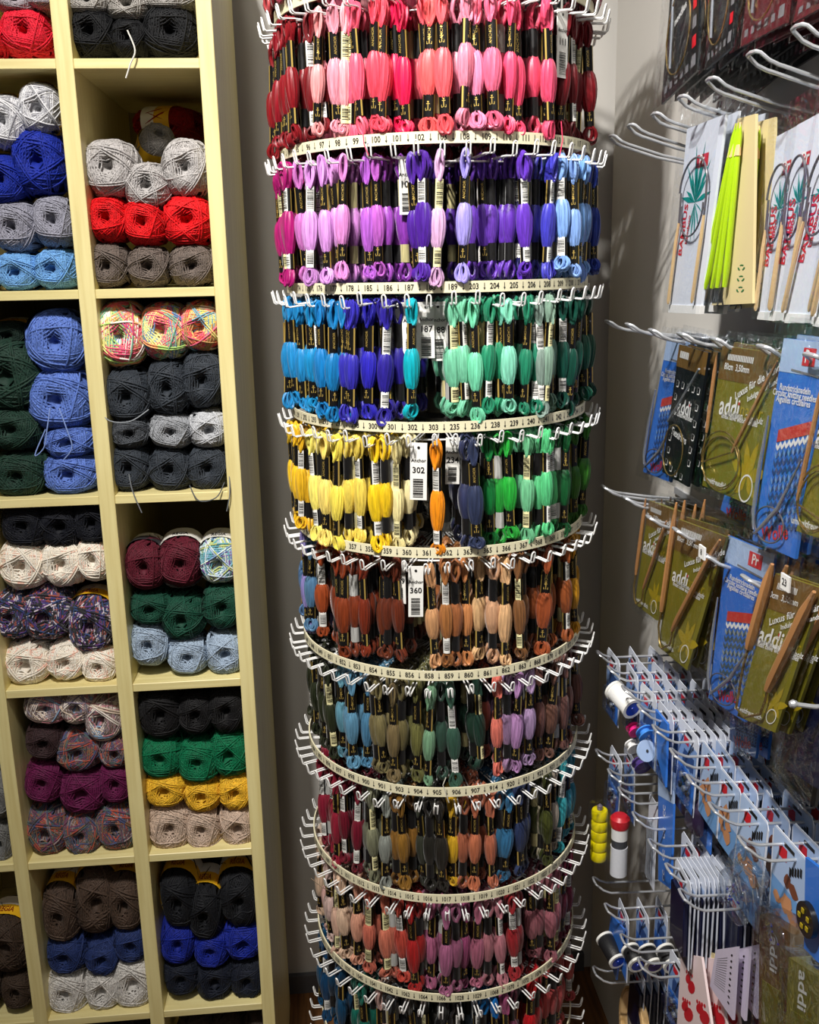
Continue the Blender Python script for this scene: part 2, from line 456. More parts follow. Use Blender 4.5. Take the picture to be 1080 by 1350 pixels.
GREY = (186, 182, 180); CH = (52, 58, 66); BLK = (17, 18, 21)
C = 'rack side column'; B = 'middle column'; A = 'outer column'
def row(lst, color, cname, where, band=None, ym=None, **k):
    out = []
    for i, t in enumerate(lst):
        px, py, w, h = t[:4]; kk = dict(k)
        bd = t[4] if len(t) > 4 else band
        out.append(ball(px, py, w, h, color, cname, where, band=bd, ym=ym, **kk))
    return out
# column C (beside the thread rack), top to bottom
row([(115, 2, 60, 42), (168, 4, 60, 44), (222, -2, 74, 42)], (178, 174, 168), 'silver grey', 'upper row of the top cubby, ' + C)
t0 = row([(122, 43, 64, 64), (172, 50, 50, 54), (222, 40, 74, 72)], BLK, 'black', 'lower row of the top cubby, ' + C)
tail(t0[1], [atY(168, 40, SHY + .0), atY(178, 66, SHY - .006), atY(172, 84, SHY - .008), atY(166, 103, SHY - .008)], (230, 228, 220), .0011)
row([(222, 162, 116, 44)], (170, 20, 24), 'deep red', 'back of the second cubby, ' + C, band='Y', depth=.17, ln=.10, tilt=(0, 0, 1.3))
row([(200, 196, 46, 42)], (150, 146, 140), 'dark grey', 'middle of the second cubby, ' + C, band='Y', depth=.09, ln=.10, tilt=(-.5, .3, .2))
row([(145, 222, 70, 76), (193, 246, 60, 62), (244, 221, 63, 76)], GREY, 'light grey', 'upper row of the second cubby, ' + C)
row([(143, 290, 56, 60), (190, 293, 56, 62), (247, 291, 66, 68)], (226, 12, 22), 'bright red', 'middle row of the second cubby, ' + C)
row([(143, 350, 52, 60), (194, 352, 56, 56), (251, 350, 62, 56)], (112, 100, 92), 'taupe', 'bottom row of the second cubby, ' + C)
row([(157, 441, 66, 82), (217, 438, 62, 72)], (1, 1, 1), 'pastel striped', 'top row of the third cubby, ' + C, ym='pastel', band='W')
row([(264, 431, 58, 64)], (1, 1, 1), 'coral striped', 'top row of the third cubby, ' + C, ym='coral')
g1 = row([(166, 522, 64, 70), (221, 512, 56, 72), (267, 500, 60, 74)], CH, 'charcoal', 'second row of the third cubby, ' + C)
tail(g1[0], [atY(133, 522, SHY + .01), atY(140, 552, SHY + .0), atY(170, 556, SHY), atY(196, 540, SHY + .01)], (150, 156, 162))
row([(171, 571, 52, 42)], (78, 82, 88), 'slate grey', 'third row of the third cubby, ' + C)
row([(224, 569, 58, 46)], (158, 161, 166), 'mid grey', 'third row of the third cubby, ' + C)
row([(274, 566, 54, 48)], (196, 198, 202), 'pale grey', 'third row of the third cubby, ' + C)
g2 = row([(172, 619, 54, 62), (223, 621, 56, 60), (275, 619, 58, 60)], CH, 'charcoal', 'bottom row of the third cubby, ' + C)
tail(g2[0], [atY(170, 625, SHY + .003), atY(175, 648, SHY - .004), atY(187, 676, SHY - .006)], (120, 124, 128))
tail(g2[2], [atY(250, 640, SHY + .003), atY(262, 660, SHY - .005), atY(285, 656, SHY - .006), atY(296, 636, SHY + .002)], (90, 94, 98))
tail(g2[2], [atY(302, 620, SHY + .003), atY(303, 650, SHY - .005), atY(299, 674, SHY - .006)], (120, 124, 128))
row([(191, 748, 52, 62, 'D'), (237, 743, 58, 64, 'W')], (96, 22, 40), 'wine red', 'top row of the fourth cubby, ' + C)
row([(289, 740, 54, 58, 'W')], (1, 1, 1), 'blue and violet flecked', 'top row of the fourth cubby, ' + C, ym='cool')
row([(196, 803, 52, 42), (241, 815, 58, 56), (293, 801, 54, 58)], (20, 74, 56), 'bottle green', 'middle row of the fourth cubby, ' + C)
row([(197, 851, 52, 56), (246, 866, 54, 48), (296, 862, 52, 54)], (168, 186, 206), 'powder blue', 'bottom row of the fourth cubby, ' + C)
row([(210, 940, 60, 68), (257, 940, 50, 56), (301, 936, 54, 62)], (20, 19, 21), 'black', 'top row of the fifth cubby, ' + C)
row([(214, 999, 58, 52), (262, 1005, 58, 56), (305, 995, 54, 60)], (0, 112, 72), 'emerald green', 'second row of the fifth cubby, ' + C)
row([(220, 1042, 56, 44), (268, 1049, 50, 42), (311, 1044, 48, 48)], (240, 190, 50), 'golden yellow', 'third row of the fifth cubby, ' + C)
row([(222, 1092, 58, 60), (269, 1092, 50, 58), (314, 1088, 50, 56)], (208, 184, 164), 'beige', 'bottom row of the fifth cubby, ' + C)
row([(238, 1186, 50, 72), (272, 1204, 48, 70), (316, 1186, 54, 72)], (16, 18, 24), 'black', 'top row of the sixth cubby, ' + C, band='Y', ln=.12)
row([(234, 1244, 46, 52), (280, 1252, 48, 46), (320, 1240, 52, 48)], (20, 40, 150), 'royal blue', 'middle row of the sixth cubby, ' + C)
row([(238, 1288, 46, 46), (282, 1293, 50, 50), (327, 1289, 48, 54)], (24, 30, 46), 'midnight navy', 'bottom row of the sixth cubby, ' + C)
row([(258, 1372, 50, 50), (300, 1372, 50, 50), (340, 1368, 40, 50)], (70, 58, 50), 'dark brown', 'lowest cubby, ' + C)
# column B
row([(18, -2, 56, 36), (62, -2, 60, 34)], (188, 178, 184), 'mauve grey', 'upper row of the top cubby, ' + B)
row([(-14, 48, 44, 50), (33, 43, 66, 66)], (236, 34, 60), 'scarlet', 'lower row of the top cubby, ' + B)
row([(8, 160, 58, 72), (50, 143, 56, 70)], (1, 1, 1), 'ash and white', 'top row of the second cubby, ' + B, ym='ash', band='Y')
row([(4, 236, 60, 66), (48, 213, 70, 88)], (22, 46, 160), 'royal blue', 'second row of the second cubby, ' + B)
row([(-30, 297, 50, 60), (19, 298, 62, 66), (69, 293, 56, 68)], (158, 158, 172), 'lilac grey', 'third row of the second cubby, ' + B)
row([(-32, 356, 50, 50), (23, 357, 60, 52), (73, 355, 56, 54)], (120, 176, 232), 'sky blue', 'bottom row of the second cubby, ' + B)
row([(12, 440, 56, 34)], (24, 46, 38), 'dark green', 'back of the third cubby, ' + B, band='Y', depth=.03)
p0 = row([(72, 452, 78, 82, 'D'), (78, 527, 86, 80), (91, 584, 68, 42), (93, 626, 74, 54)], (98, 128, 206), 'periwinkle', 'third cubby, ' + B)
tail(p0[1], [atY(66, 538, SHY + .002), atY(62, 566, SHY - .006), atY(58, 590, SHY - .008), atY(46, 600, SHY - .006), atY(60, 566, SHY + .0)], (140, 165, 225))
tail(p0[1], [atY(78, 538, SHY + .002), atY(88, 566, SHY - .006), atY(95, 590, SHY - .008), atY(84, 606, SHY - .006)], (140, 165, 225))
row([(10, 497, 86, 92), (16, 566, 76, 56), (24, 626, 76, 58)], (28, 58, 46), 'forest green', 'third cubby, ' + B)
row([(33, 693, 64, 60), (78, 693, 60, 60), (121, 690, 54, 58)], (13, 16, 27), 'ink blue', 'top row of the fourth cubby, ' + B)
row([(29, 746, 62, 64), (84, 742, 60, 64), (124, 737, 46, 60)], (1, 1, 1), 'speckled cream', 'second row of the fourth cubby, ' + B, ym='speck')
row([(14, 812, 58, 62), (61, 811, 68, 66), (119, 824, 62, 72, 'Y')], (1, 1, 1), 'midnight tweed', 'third row of the fourth cubby, ' + B, ym='night')
row([(35, 876, 62, 54), (86, 872, 54, 50), (132, 876, 50, 48)], (1, 1, 1), 'speckled cream', 'bottom row of the fourth cubby, ' + B, ym='speck')
row([(60, 932, 60, 46), (101, 930, 50, 46), (137, 948, 52, 60)], (1, 1, 1), 'pale striped', 'top row of the fifth cubby, ' + B, ym='stripe')
row([(57, 978, 50, 46)], (60, 40, 42), 'dark brown', 'second row of the fifth cubby, ' + B)
row([(102, 992, 62, 50), (150, 990, 42, 40)], (1, 1, 1), 'rust and grey tweed', 'second row of the fifth cubby, ' + B, ym='heather')
row([(58, 1032, 52, 56), (108, 1044, 64, 58), (153, 1033, 46, 52)], (106, 22, 74), 'plum', 'third row of the fifth cubby, ' + B)
row([(62, 1096, 54, 60), (107, 1099, 52, 56), (154, 1091, 54, 60)], (1, 1, 1), 'heathered tweed', 'bottom row of the fifth cubby, ' + B, ym='heather')
row([(82, 1206, 50, 74), (125, 1190, 58, 80), (168, 1192, 50, 70)], (84, 66, 54), 'brown', 'top row of the sixth cubby, ' + B, band='Y', ln=.12)
row([(88, 1258, 52, 48), (134, 1262, 48, 46), (171, 1243, 48, 48)], (40, 58, 112), 'denim blue', 'middle row of the sixth cubby, ' + B)
row([(90, 1307, 56, 58), (136, 1304, 50, 56), (175, 1295, 60, 68)], (224, 220, 214), 'off white', 'bottom row of the sixth cubby, ' + B)
row([(128, 1384, 50, 50), (172, 1380, 50, 50)], (60, 60, 64), 'dark grey', 'lowest cubby, ' + B)
# column A
row([(-4, 1055, 36, 50), (2, 1110, 32, 54)], (132, 132, 130), 'ash grey', 'fifth cubby, ' + A)
row([(10, 1246, 60, 70, 'Y'), (24, 1306, 44, 46), (-20, 1306, 44, 46)], (70, 54, 42), 'dark brown', 'sixth cubby, ' + A)
# labels: position inside its row
from collections import defaultdict
rows_ = defaultdict(list)
for b in balls: rows_[(b[1], b[2])].append(b)
for (cn, wh), L in rows_.items():
    L.sort(key=lambda b: b[3])
    stacked = cn in ('periwinkle', 'forest green') or (cn == 'dark brown' and 'sixth' in wh)
    if stacked: L.sort(key=lambda b: -b[0].location.z)
    n = len(L)
    pos = ([''] if n == 1 else ['left ', 'right '] if n == 2 else ['left ', 'middle ', 'right '] if n == 3 else ['topmost ', 'second ', 'third ', 'lowest '])
    if stacked: pos = ['topmost ', 'second ', 'lowest '] if n == 3 else ['topmost ', 'second ', 'third ', 'lowest ']
    if cn == 'ash grey': pos = ['upper ', 'lower ']
    for b, p_ in zip(L, pos):
        tag(b[0], f'{p_}{cn} yarn ball, {wh}', 'yarn ball', f'{cn} yarn balls, {wh}' if n > 1 else None)
# ------------------------------------------------------------------ revolving floss rack
SX, SY, RR = .161, 1.391, .205
FACE = Vector((-SX, -SY, 0)).normalized(); RIGHT = Vector((-FACE.y, FACE.x, 0))
TZ = [CAMH + z for z in (.307, .142, -.025, -.192, -.352, -.519, -.687, -.851, -1.012, -1.18)]
rack = empty('floss_rack', (SX, SY, 0))
tag(rack, 'tall round revolving wire rack with numbered rings full of embroidery skeins', 'display rack')
def rdir(phi): return FACE * cos(phi) + RIGHT * sin(phi)
base = MB(); base.lathe([(.0, .0), (.22, .0), (.22, .02), (.20, .03), (.03, .035), (.0, .035)], M_dark, 40, caps=False).build('base', rack)
MB().lathe([(.016, .03), (.016, 2.05)], M_pole, 20).build('pole', rack)
NH = 50; STEP = 2 * pi / NH
# one hook: a long double wire lying along the radius, its joined tip turned up
HW = .0024; HZ = -.020
def hook_mesh():
    b = MB(); pts = []
    for s in (-1, 1):
        P = [(.03, s * HW, HZ), (.206, s * HW, HZ), (.2215, s * HW, HZ - .0015), (.2240, s * HW, HZ + .0005), (.2262, s * HW, HZ + .0110)]
        pts.append(P)
    loop = pts[0] + [(.2267, -.0015, HZ + .0132), (.2268, .0, HZ + .0139), (.2267, .0015, HZ + .0132)] + pts[1][::-1]
    b.tube(loop, .00105, M_white, 6, cap=True)
    return b
hook_me = hook_mesh().mesh('hook')
NUMS = {
 0: (['80', '81', '82', '83', '84', '85', '86', '87', '88', '89'], 583, 5),
 1: (['90', '91', '92', '93', '94', '95', '96', '97', '98', '99', '100', '101', '102', '103', '108', '109', '110', '111', '112', '113', '116', '117', '118', '119', '120'], 583, 13),
 2: (['168', '169', '170', '173', '174', '175', '176', '177', '178', '185', '186', '187', '188', '189', '203', '204', '205', '206', '208', '209', '210', '211', '212'], 568, 12),
 3: (['287', '288', '289', '290', '291', '292', '293', '295', '297', '298', '300', '301', '302', '303', '235', '236', '238', '239', '240', '241', '242', '243', '244', '245'], 544, 12),
 4: (['346', '347', '348', '349', '350', '351', '352', '355', '357', '358', '359', '360', '361', '362', '363', '365', '366', '367', '368', '369', '370', '371', '372', '373'], 563, 12),
 5: (['843', '844', '845', '846', '847', '848', '849', '851', '852', '853', '854', '855', '856', '858', '859', '860', '861', '862', '863', '868', '870', '871', '872', '873'], 566, 13),
 6: (['889', '890', '891', '892', '893', '894', '895', '896', '897', '898', '900', '901', '903', '904', '905', '906', '907', '914', '920', '921', '922', '923', '924', '925'], 577, 14),
 7: (['1003', '1004', '1005', '1006', '1007', '1008', '1009', '1010', '1011', '1012', '1013', '1014', '1015', '1016', '1017', '1018', '1019', '1020', '1021', '1022', '1023', '1024', '1025', '1026'], 588, 14),
 8: (['1030', '1031', '1032', '1033', '1034', '1035', '1036', '1037', '1038', '1039', '1040', '1041', '1042', '1062', '1064', '1066', '1028', '1029', '1068', '1070', '1072', '1074', '1076', '1078'], 558, 14),
 9: ([], 580, 0)}
RPHI = []
rings = []
TZ.append(CAMH + .472); NUMS[10] = ([], 583, 0)
for t, z in enumerate(TZ):
    nums, apx, ai = NUMS[t]
    best = min((abs(pj(SX + RR * rdir(p / 200).x, SY + RR * rdir(p / 200).y, z)[0] - apx), p / 200) for p in range(-120, 121))[1]
    phi0 = best; RPHI.append([(phi0 + (k) * STEP + pi) % (2 * pi) - pi for k in range(NH)])
    ring = empty('ring', (0, 0, z)); ring.parent = rack
    bb = MB(); n = 120; vs = []; fs = []
    prof = [(RR - .0012, -.0066), (RR + .0008, -.0066), (RR + .0008, .0066), (RR - .0012, .0066)]
    for i in range(n):
        q = 2 * pi * i / n
        for r, zz in prof: vs.append((r * cos(q), r * sin(q), zz))
    for i in range(n):
        j = (i + 1) % n
        for k in range(4):
            l = (k + 1) % 4; fs.append((i * 4 + k, j * 4 + k, j * 4 + l, i * 4 + l))
    bb.add(vs, fs, M_band)
    bb.build('number_band', ring)
    # support wires and hub under the band
    sp = MB()
    circ = [(.165 * cos(2 * pi * i / 72), .165 * sin(2 * pi * i / 72), HZ - .0022) for i in range(72)]
    sp.tube(circ, .0013, M_white, 5, closed=True)
    c2 = [(.10 * cos(2 * pi * i / 40), .10 * sin(2 * pi * i / 40), HZ - .002) for i in range(40)]
    sp.tube(c2, .0013, M_white, 5, closed=True)
    sp.lathe([(.018, HZ - .012), (.036, HZ - .008), (.036, HZ + .006), (.018, HZ + .010)], M_pole, 20, caps=False)
    sp.build('hoop_wire', ring)
    # printed numbers with arrows between
    pr = MB()
    for k, s in enumerate(nums):
        phi = phi0 + (k - ai) * STEP
        if abs(phi) > 1.65: continue
        for txt, dphi, S in ((s, 0, .0098), (None, STEP / 2, .0)):
            p_ = phi + dphi
            if txt:
                tv, tf = text_geo(txt, True); sx = .0098 if len(txt) < 4 else .0080
                vs = []
                for v in tv:
                    d = rdir(p_ + v.x * sx * .82 / RR); q = d * (RR + .0011); vs.append((q.x, q.y, v.y * S))
                pr.add(vs, tf, M_ink)
            else:
                def P(x, y):
                    d = rdir(p_ + x / RR) * (RR + .0011); return (d.x, d.y, y)
                pr.add([P(-.0004, .0042), P(.0004, .0042), P(.0004, -.002), P(-.0004, -.002)], [(0, 3, 2, 1)], M_ink)
                pr.add([P(-.0014, -.0014), P(.0014, -.0014), P(0, -.0042)], [(0, 2, 1)], M_ink)
    if pr.v: pr.build('printed_number', ring, smooth=False)
    rest = MB(); nn = 0
    for k, phi in enumerate(RPHI[t]):
        ang = atan2(rdir(phi).y, rdir(phi).x)
        if abs(phi) < 1.98 and t < 9:
            h = link('hook', hook_me, ring); h.rotation_euler = (rnd.uniform(-.05, .05), rnd.uniform(-.012, .012), ang + rnd.uniform(-.008, .008))
            nn += 1
        else:
            M = Matrix.Rotation(ang, 3, 'Z')
            rest.add([M @ v.co for v in hook_me.vertices], [tuple(p.vertices) for p in hook_me.polygons], M_white)
    tag(rest.build('hook', ring), kind='stuff')
    rings.append(ring)

# ------------------------------------------------------------------ skeins of embroidery floss
SL = .141
def ell(n, a, b, q0=0): return [(a * cos(q0 + 2 * pi * i / n), b * sin(q0 + 2 * pi * i / n)) for i in range(n)]
def floss_parts(seed, hi=True):
    """local frame: +X outwards along the hook, origin on the wire, hanging down"""
    R = random.Random(seed)
    th = MB()
    sh = R.uniform(-.004, .005); zt, z1, z2, z3, z4, zb = .0045, -.025 + sh * .6, -.055 + sh, -.100 + sh, -.121 + sh * .8, -SL + R.uniform(-.003, .004)
    z3 += R.uniform(-.004, .004); z2 += R.uniform(-.003, .003)
    n = 26 if hi else 10
    # belly
    vs = []; fs = []; rows = 9 if hi else 5
    tw = R.uniform(-.5, .5)
    for i in range(rows + 1):
        t = i / rows; z = z2 + .002 + (z3 - z2 - .004) * t
        g = sin(pi * t ** .82) ** .75
        a = .0052 + .0052 * g; b_ = .0046 + .0038 * g
        for k in range(n):
            q = 2 * pi * k / n + tw * t; rr = 1 + ((.05 if k % 2 else -.04) + .03 * sin(5 * q + seed)) * (1 if hi else 1.3)
            vs.append((b_ * cos(q) * rr, a * sin(q) * rr, z))
    for i in range(rows):
        for k in range(n):
            l = (k + 1) % n; fs.append((i * n + k, (i + 1) * n + k, (i + 1) * n + l, i * n + l))
    th.add(vs, fs, M_floss)
    # top loops hanging over the wire
    def loop(zc, w, h, tiltx, off, r, m=14, ns=5, up=True):
        pts = []
        zn = z1 if up else z4
        for i in range(m + 1):
            t = i / m; q = -pi / 2 + 2 * pi * t if up else pi / 2 + 2 * pi * t
            y = w * cos(q) * (1 if (sin(q) > 0) == up else max(.0, 1 - .55 * abs(sin(q))))
            z = zc + h * sin(q)
            pts.append((off + tiltx * (z - zn) + .0012 * sin(q * 2 + off * 900), y, z))
        th.tube(pts, r, M_floss, ns, cap=False)
    K = 8 if hi else 1
    for k in range(K):
        u = (k / max(1, K - 1) - .5)
        if hi:
            top = zt + R.uniform(-.002, .002); bot = z1 - .002
            loop((top + bot) / 2, .0046 + R.uniform(-.0026, .0012), (top - bot) / 2, R.uniform(-.12, .12), u * .008, .0021)
        else:
            [loop(-.011, .0058, .015, .1 * e_, e_ * .003, .0027, 8, 4) for e_ in (-1, 1)]
    # bottom loops
    K = 7 if hi else 1; sw = R.uniform(-.5, .5); spread = R.uniform(.7, 1.25)
    for k in range(K):
        u = (k / max(1, K - 1) - .5)
        top = z4 + .002; bot = zb + R.uniform(-.001, .0035)
        if hi:
            ox = u * .006
            w = (.0066 + R.uniform(-.0030, .0016)) * spread
            pts = []
            sgn = -1 if k % 2 else 1
            for i in range(15):
                t = i / 14; q = pi / 2 + 2 * pi * t
                y = w * cos(q) * (1 if sin(q) < 0 else .45 + .55 * (1 - sin(q))) + sgn * .0016 * (1 - sin(q))
                z = (top + bot) / 2 + (top - bot) / 2 * sin(q)
                pts.append((ox + sw * .010 * (1 - sin(q)) * .5, y, z))
            th.tube(pts, .0018, M_floss, 5, cap=False)
        else:
            [loop((z4 + zb) / 2, .006 + e_ * .001, (z4 - zb) / 2 + .0015 * e_, .1 * e_, e_ * .0025, .0028, 8, 4, up=False) for e_ in (-1, 1)]
    if not hi: return th, (z1, z2, z3, z4)
    # neck strands joining loops and belly inside the bands
    th.tube([(0, 0, z1 + .004), (0, 0, z2)], .0042, M_floss, 8)
    th.tube([(0, 0, z3), (0, 0, z4 - .003)], .0042, M_floss, 8)
    bands = []
    for zi, (za, zc) in enumerate(((z1, z2), (z3, z4))):
        b = MB(); m = 14; a, c = .0062, .0050
        vs = [(c * cos(2 * pi * k / m), a * sin(2 * pi * k / m), z) for z in (za, zc) for k in range(m)]
        # outward half (+X) black, inward half white: colour by side
        for k in range(m):
            l = (k + 1) % m; q = 2 * pi * (k + .5) / m
            mt = M_blk if cos(q) > -.45 else (M_cream if seed % 4 == 3 else M_paper)
            b.add([vs[k], vs[l], vs[m + l], vs[m + k]], [(0, 3, 2, 1)], mt)
        def onband(y, z, side=1):
            q = math.asin(max(-1, min(1, y / a))); return (side * (c * cos(q) + .00025), y, z)
        H = za - zc
        # gilt edge, emblem and lettering on the black side
        for ye in (-.0061, .0061):
            b.add([onband(ye - .00035, za), onband(ye + .00035, za), onband(ye + .00035, zc), onband(ye - .00035, zc)], [(0, 3, 2, 1)], M_gold)
        zm = zc + .008
        if zi == 1 or seed % 2:
            for (y0, y1, u0, u1) in ((-.0004, .0004, -.0045, .0042), (-.002, .002, .0022, .0030), (-.0028, .0028, -.0047, -.0037), (-.0030, -.0023, -.0040, -.0018), (.0023, .0030, -.0040, -.0018), (-.0010, .0010, .0042, .0054)):
                b.add([onband(y0, zm + u1 + .003), onband(y1, zm + u1 + .003), onband(y1, zm + u0 + .003), onband(y0, zm + u0 + .003)], [(0, 3, 2, 1)], M_gold)
        if zi == 0 or seed % 2 == 0 or True:
            tv, tf = text_geo('ANCHOR', False); S = min(.0046, H / 6)
            zc_ = (za + zc) / 2 if zi == 0 and not seed % 2 else (za + zc) / 2 + .006
            if zi == 0: b.add([onband(-v.y * S, zc_ + v.x * S) for v in tv], [f for f in tf], M_gold)
        # barcode on the white side
        zz = za - .004; Rb = random.Random(seed * 3 + zi)
        while zz > zc + .004:
            w = Rb.choice((.0004, .0007, .001))
            yy = [-.0044, -.0024, -.0004, .0016, .0036]
            b.add([onband(y_, z_, -1) for z_ in (zz, zz - w) for y_ in yy], [(i, i + 1, i + 6, i + 5) for i in range(4)], M_ink)
            zz -= w + Rb.choice((.0006, .0009, .0013))
        bands.append(b)
    return th, bands
PROTO = []
for s in range(10):
    th, bands = floss_parts(s)
    PROTO.append((th.mesh('floss'), bands[0].mesh('upper_band'), bands[1].mesh('lower_band')))
lo, lz = floss_parts(0, False)
LOV = np.array([tuple(v) for v in lo.v]); LOF = lo.f
# add two label bands to the light version
lob = MB(); nth = len(lo.v)
for za, zc in ((lz[0], lz[1]), (lz[2], lz[3])):
    lob.lathe([(.006, za), (.006, zc)], M_blk, 7, caps=False)
LBV = np.array([tuple(v) for v in lob.v])

# tiers: (px to the right edge of the interval, colour, name, start: first skein this far in from the tip)
def c(*a): return a
TIERS = [
 [(362, c(140, 12, 28), 'dark red', 0), (392, c(128, 10, 22), 'crimson', 0), (410, c(110, 8, 18), 'deep crimson', .01), (443, c(238, 150, 158), 'pale pink', 0), (462, c(240, 110, 140), 'mid pink', 0),
  (480, c(236, 92, 118), 'rose pink', 0), (500, c(238, 70, 96), 'coral pink', 0), (522, c(240, 60, 96), 'bright pink', .01), (545, c(232, 22, 78), 'hot pink', 0), (562, c(240, 96, 112), 'salmon pink', .01),
  (586, c(246, 92, 98), 'coral', 0), (600, c(150, 14, 34), 'dark red', .05), (640, c(244, 140, 168), 'pale rose', 0), (662, c(238, 104, 136), 'mid pink', 0), (684, c(240, 76, 112), 'deep rose', 0), (700, c(160, 20, 50), 'cherry', .02),
  (742, c(236, 76, 110), 'raspberry pink', 0), (900, c(110, 8, 20), 'garnet', .01)],
 [(384, c(172, 18, 110), 'magenta', 0), (402, c(190, 110, 190), 'mauve', 0), (426, c(214, 150, 216), 'light lilac', 0), (450, c(208, 136, 212), 'lilac', 0), (476, c(180, 92, 200), 'orchid', .018), (498, c(162, 74, 190), 'violet', .022),
  (530, c(140, 56, 176), 'purple', .026), (546, None, '', 0), (572, c(76, 30, 150), 'deep violet', 0), (590, c(214, 170, 214), 'pinkish lilac', -1), (615, c(164, 160, 236), 'periwinkle', -1), (634, c(128, 90, 196), 'dusky violet', -1),
  (672, c(112, 62, 192), 'bluish purple', .045), (700, c(104, 54, 186), 'strong purple', .012), (724, c(30, 28, 96), 'navy', .02), (742, c(64, 62, 180), 'cobalt', 0), (776, c(122, 164, 232), 'light blue', 0), (900, c(40, 60, 150), 'blue', 0)],
 [(400, c(30, 136, 196), 'cerulean', 0), (420, c(24, 142, 200), 'azure', 0), (440, c(16, 120, 184), 'strong azure', 0), (458, c(72, 96, 214), 'cornflower', 0), (480, c(48, 44, 170), 'ultramarine', 0), (506, c(42, 34, 168), 'deep ultramarine', 0), (522, c(40, 30, 140), 'indigo', .01),
  (538, None, '', 0), (560, c(0, 166, 180), 'turquoise', -1), (576, None, '', 0), (596, c(0, 132, 148), 'teal', -1), (636, c(118, 206, 166), 'seafoam green', 0), (664, c(34, 140, 100), 'sea green', .01), (700, c(132, 212, 180), 'pale mint', 0),
  (716, c(30, 130, 96), 'jade', 0), (752, c(128, 158, 146), 'grey green', 0), (900, c(12, 72, 56), 'pine green', 0)],
 [(412, c(246, 190, 36), 'amber', 0), (446, c(252, 232, 120), 'lemon yellow', 0), (478, c(250, 222, 92), 'yellow', 0), (497, c(250, 206, 28), 'sunflower', 0), (526, c(248, 234, 176), 'cream yellow', 0), (543, c(246, 218, 132), 'straw', -1),
  (564, None, '', 0), (592, c(250, 148, 22), 'orange', -1), (604, None, '', 0), (634, c(46, 52, 86), 'slate navy', 0), (662, c(16, 106, 50), 'dark green', .01), (684, c(36, 160, 56), 'grass green', 0), (706, c(104, 190, 140), 'light jade', .0), (722, c(70, 84, 20), 'olive', .03),
  (742, c(90, 196, 130), 'spring green', 0), (760, c(16, 84, 40), 'forest green', 0), (900, c(50, 110, 30), 'leaf green', 0)],
 [(394, c(152, 134, 196), 'lavender', 0), (402, c(90, 130, 170), 'dusty blue', 0), (424, c(168, 72, 34), 'rust', 0), (446, c(130, 52, 22), 'chestnut', 0), (480, c(116, 44, 20), 'russet', 0), (515, c(104, 44, 24), 'dark chestnut', .01), (532, c(84, 40, 26), 'dark brown', .03),
  (552, None, '', 0), (574, c(212, 150, 108), 'tan', -1), (596, c(172, 104, 60), 'light brown', 0), (622, c(206, 136, 78), 'caramel', 0), (642, c(186, 112, 40), 'ochre', 0), (672, c(222, 170, 130), 'peach tan', 0), (696, c(130, 84, 50), 'hazel', 0),
  (726, c(138, 62, 26), 'cinnamon', .01), (764, c(150, 78, 38), 'copper', 0), (900, c(216, 150, 30), 'mustard', 0)],
 [(430, c(40, 44, 24), 'black olive', 0), (468, c(100, 152, 184), 'steel blue', 0), (486, c(78, 130, 160), 'storm blue', 0), (512, c(128, 116, 76), 'khaki', 0), (538, c(116, 106, 66), 'olive drab', 0), (560, c(106, 104, 60), 'moss', 0), (590, c(116, 156, 128), 'sage', -1),
  (616, c(54, 84, 70), 'spruce', .0), (632, None, '', 0), (664, c(30, 58, 44), 'dark spruce', .01), (688, c(232, 126, 104), 'coral orange', 0), (722, c(176, 138, 180), 'dusty lilac', 0), (900, c(112, 74, 64), 'cocoa', .0)],
 [(438, c(150, 30, 54), 'garnet', 0), (466, c(116, 20, 42), 'burgundy', 0), (484, c(128, 130, 108), 'lichen', 0), (510, c(138, 152, 142), 'grey sage', 0), (530, c(150, 104, 40), 'bronze', 0), (550, c(92, 84, 60), 'drab olive', 0), (572, c(54, 58, 46), 'smoky green', 0), (600, c(38, 36, 30), 'charcoal brown', 0),
  (628, c(206, 160, 36), 'mustard yellow', 0), (656, c(196, 112, 80), 'terracotta', 0), (690, c(56, 116, 156), 'petrol blue', 0), (716, c(46, 58, 92), 'ink blue', 0), (734, c(70, 78, 30), 'dark olive', 0), (752, c(186, 176, 150), 'bone', 0), (900, c(60, 160, 184), 'turquoise blue', 0)],
 [(448, c(240, 206, 182), 'pale peach', 0), (470, c(238, 170, 142), 'peach', 0), (496, c(226, 124, 100), 'salmon', 0), (520, c(204, 78, 66), 'brick coral', 0), (546, c(176, 36, 36), 'red', 0), (562, c(150, 26, 34), 'dark red', .01), (600, c(180, 104, 140), 'mauve pink', 0), (624, c(150, 74, 112), 'deep mauve', 0),
  (650, c(186, 110, 130), 'dusty rose', 0), (668, c(206, 130, 142), 'light dusty pink', 0), (690, c(170, 44, 50), 'brick red', 0), (716, c(206, 76, 70), 'coral red', 0), (750, c(172, 100, 112), 'old rose', 0), (900, c(100, 20, 50), 'wine', 0)],
 [(452, c(20, 78, 118), 'petrol', 0), (478, c(24, 118, 98), 'emerald teal', 0), (504, c(222, 180, 162), 'pale pink beige', 0), (530, c(60, 66, 70), 'graphite', 0), (570, c(88, 84, 80), 'warm grey', 0), (610, c(50, 48, 52), 'soot grey', 0), (640, c(70, 84, 100), 'slate blue', 0), (662, c(0, 120, 200), 'bright blue', 0),
  (684, c(180, 90, 130), 'pink mauve', 0), (706, c(110, 110, 120), 'lead grey', 0), (728, c(196, 24, 34), 'scarlet', 0), (900, c(206, 84, 84), 'watermelon', 0)]]
TN = ['top', 'second', 'third', 'fourth', 'fifth', 'sixth', 'seventh', 'eighth', 'lowest']
RSTART = .2105; PITCHR = .0128
cand = []; mass = []
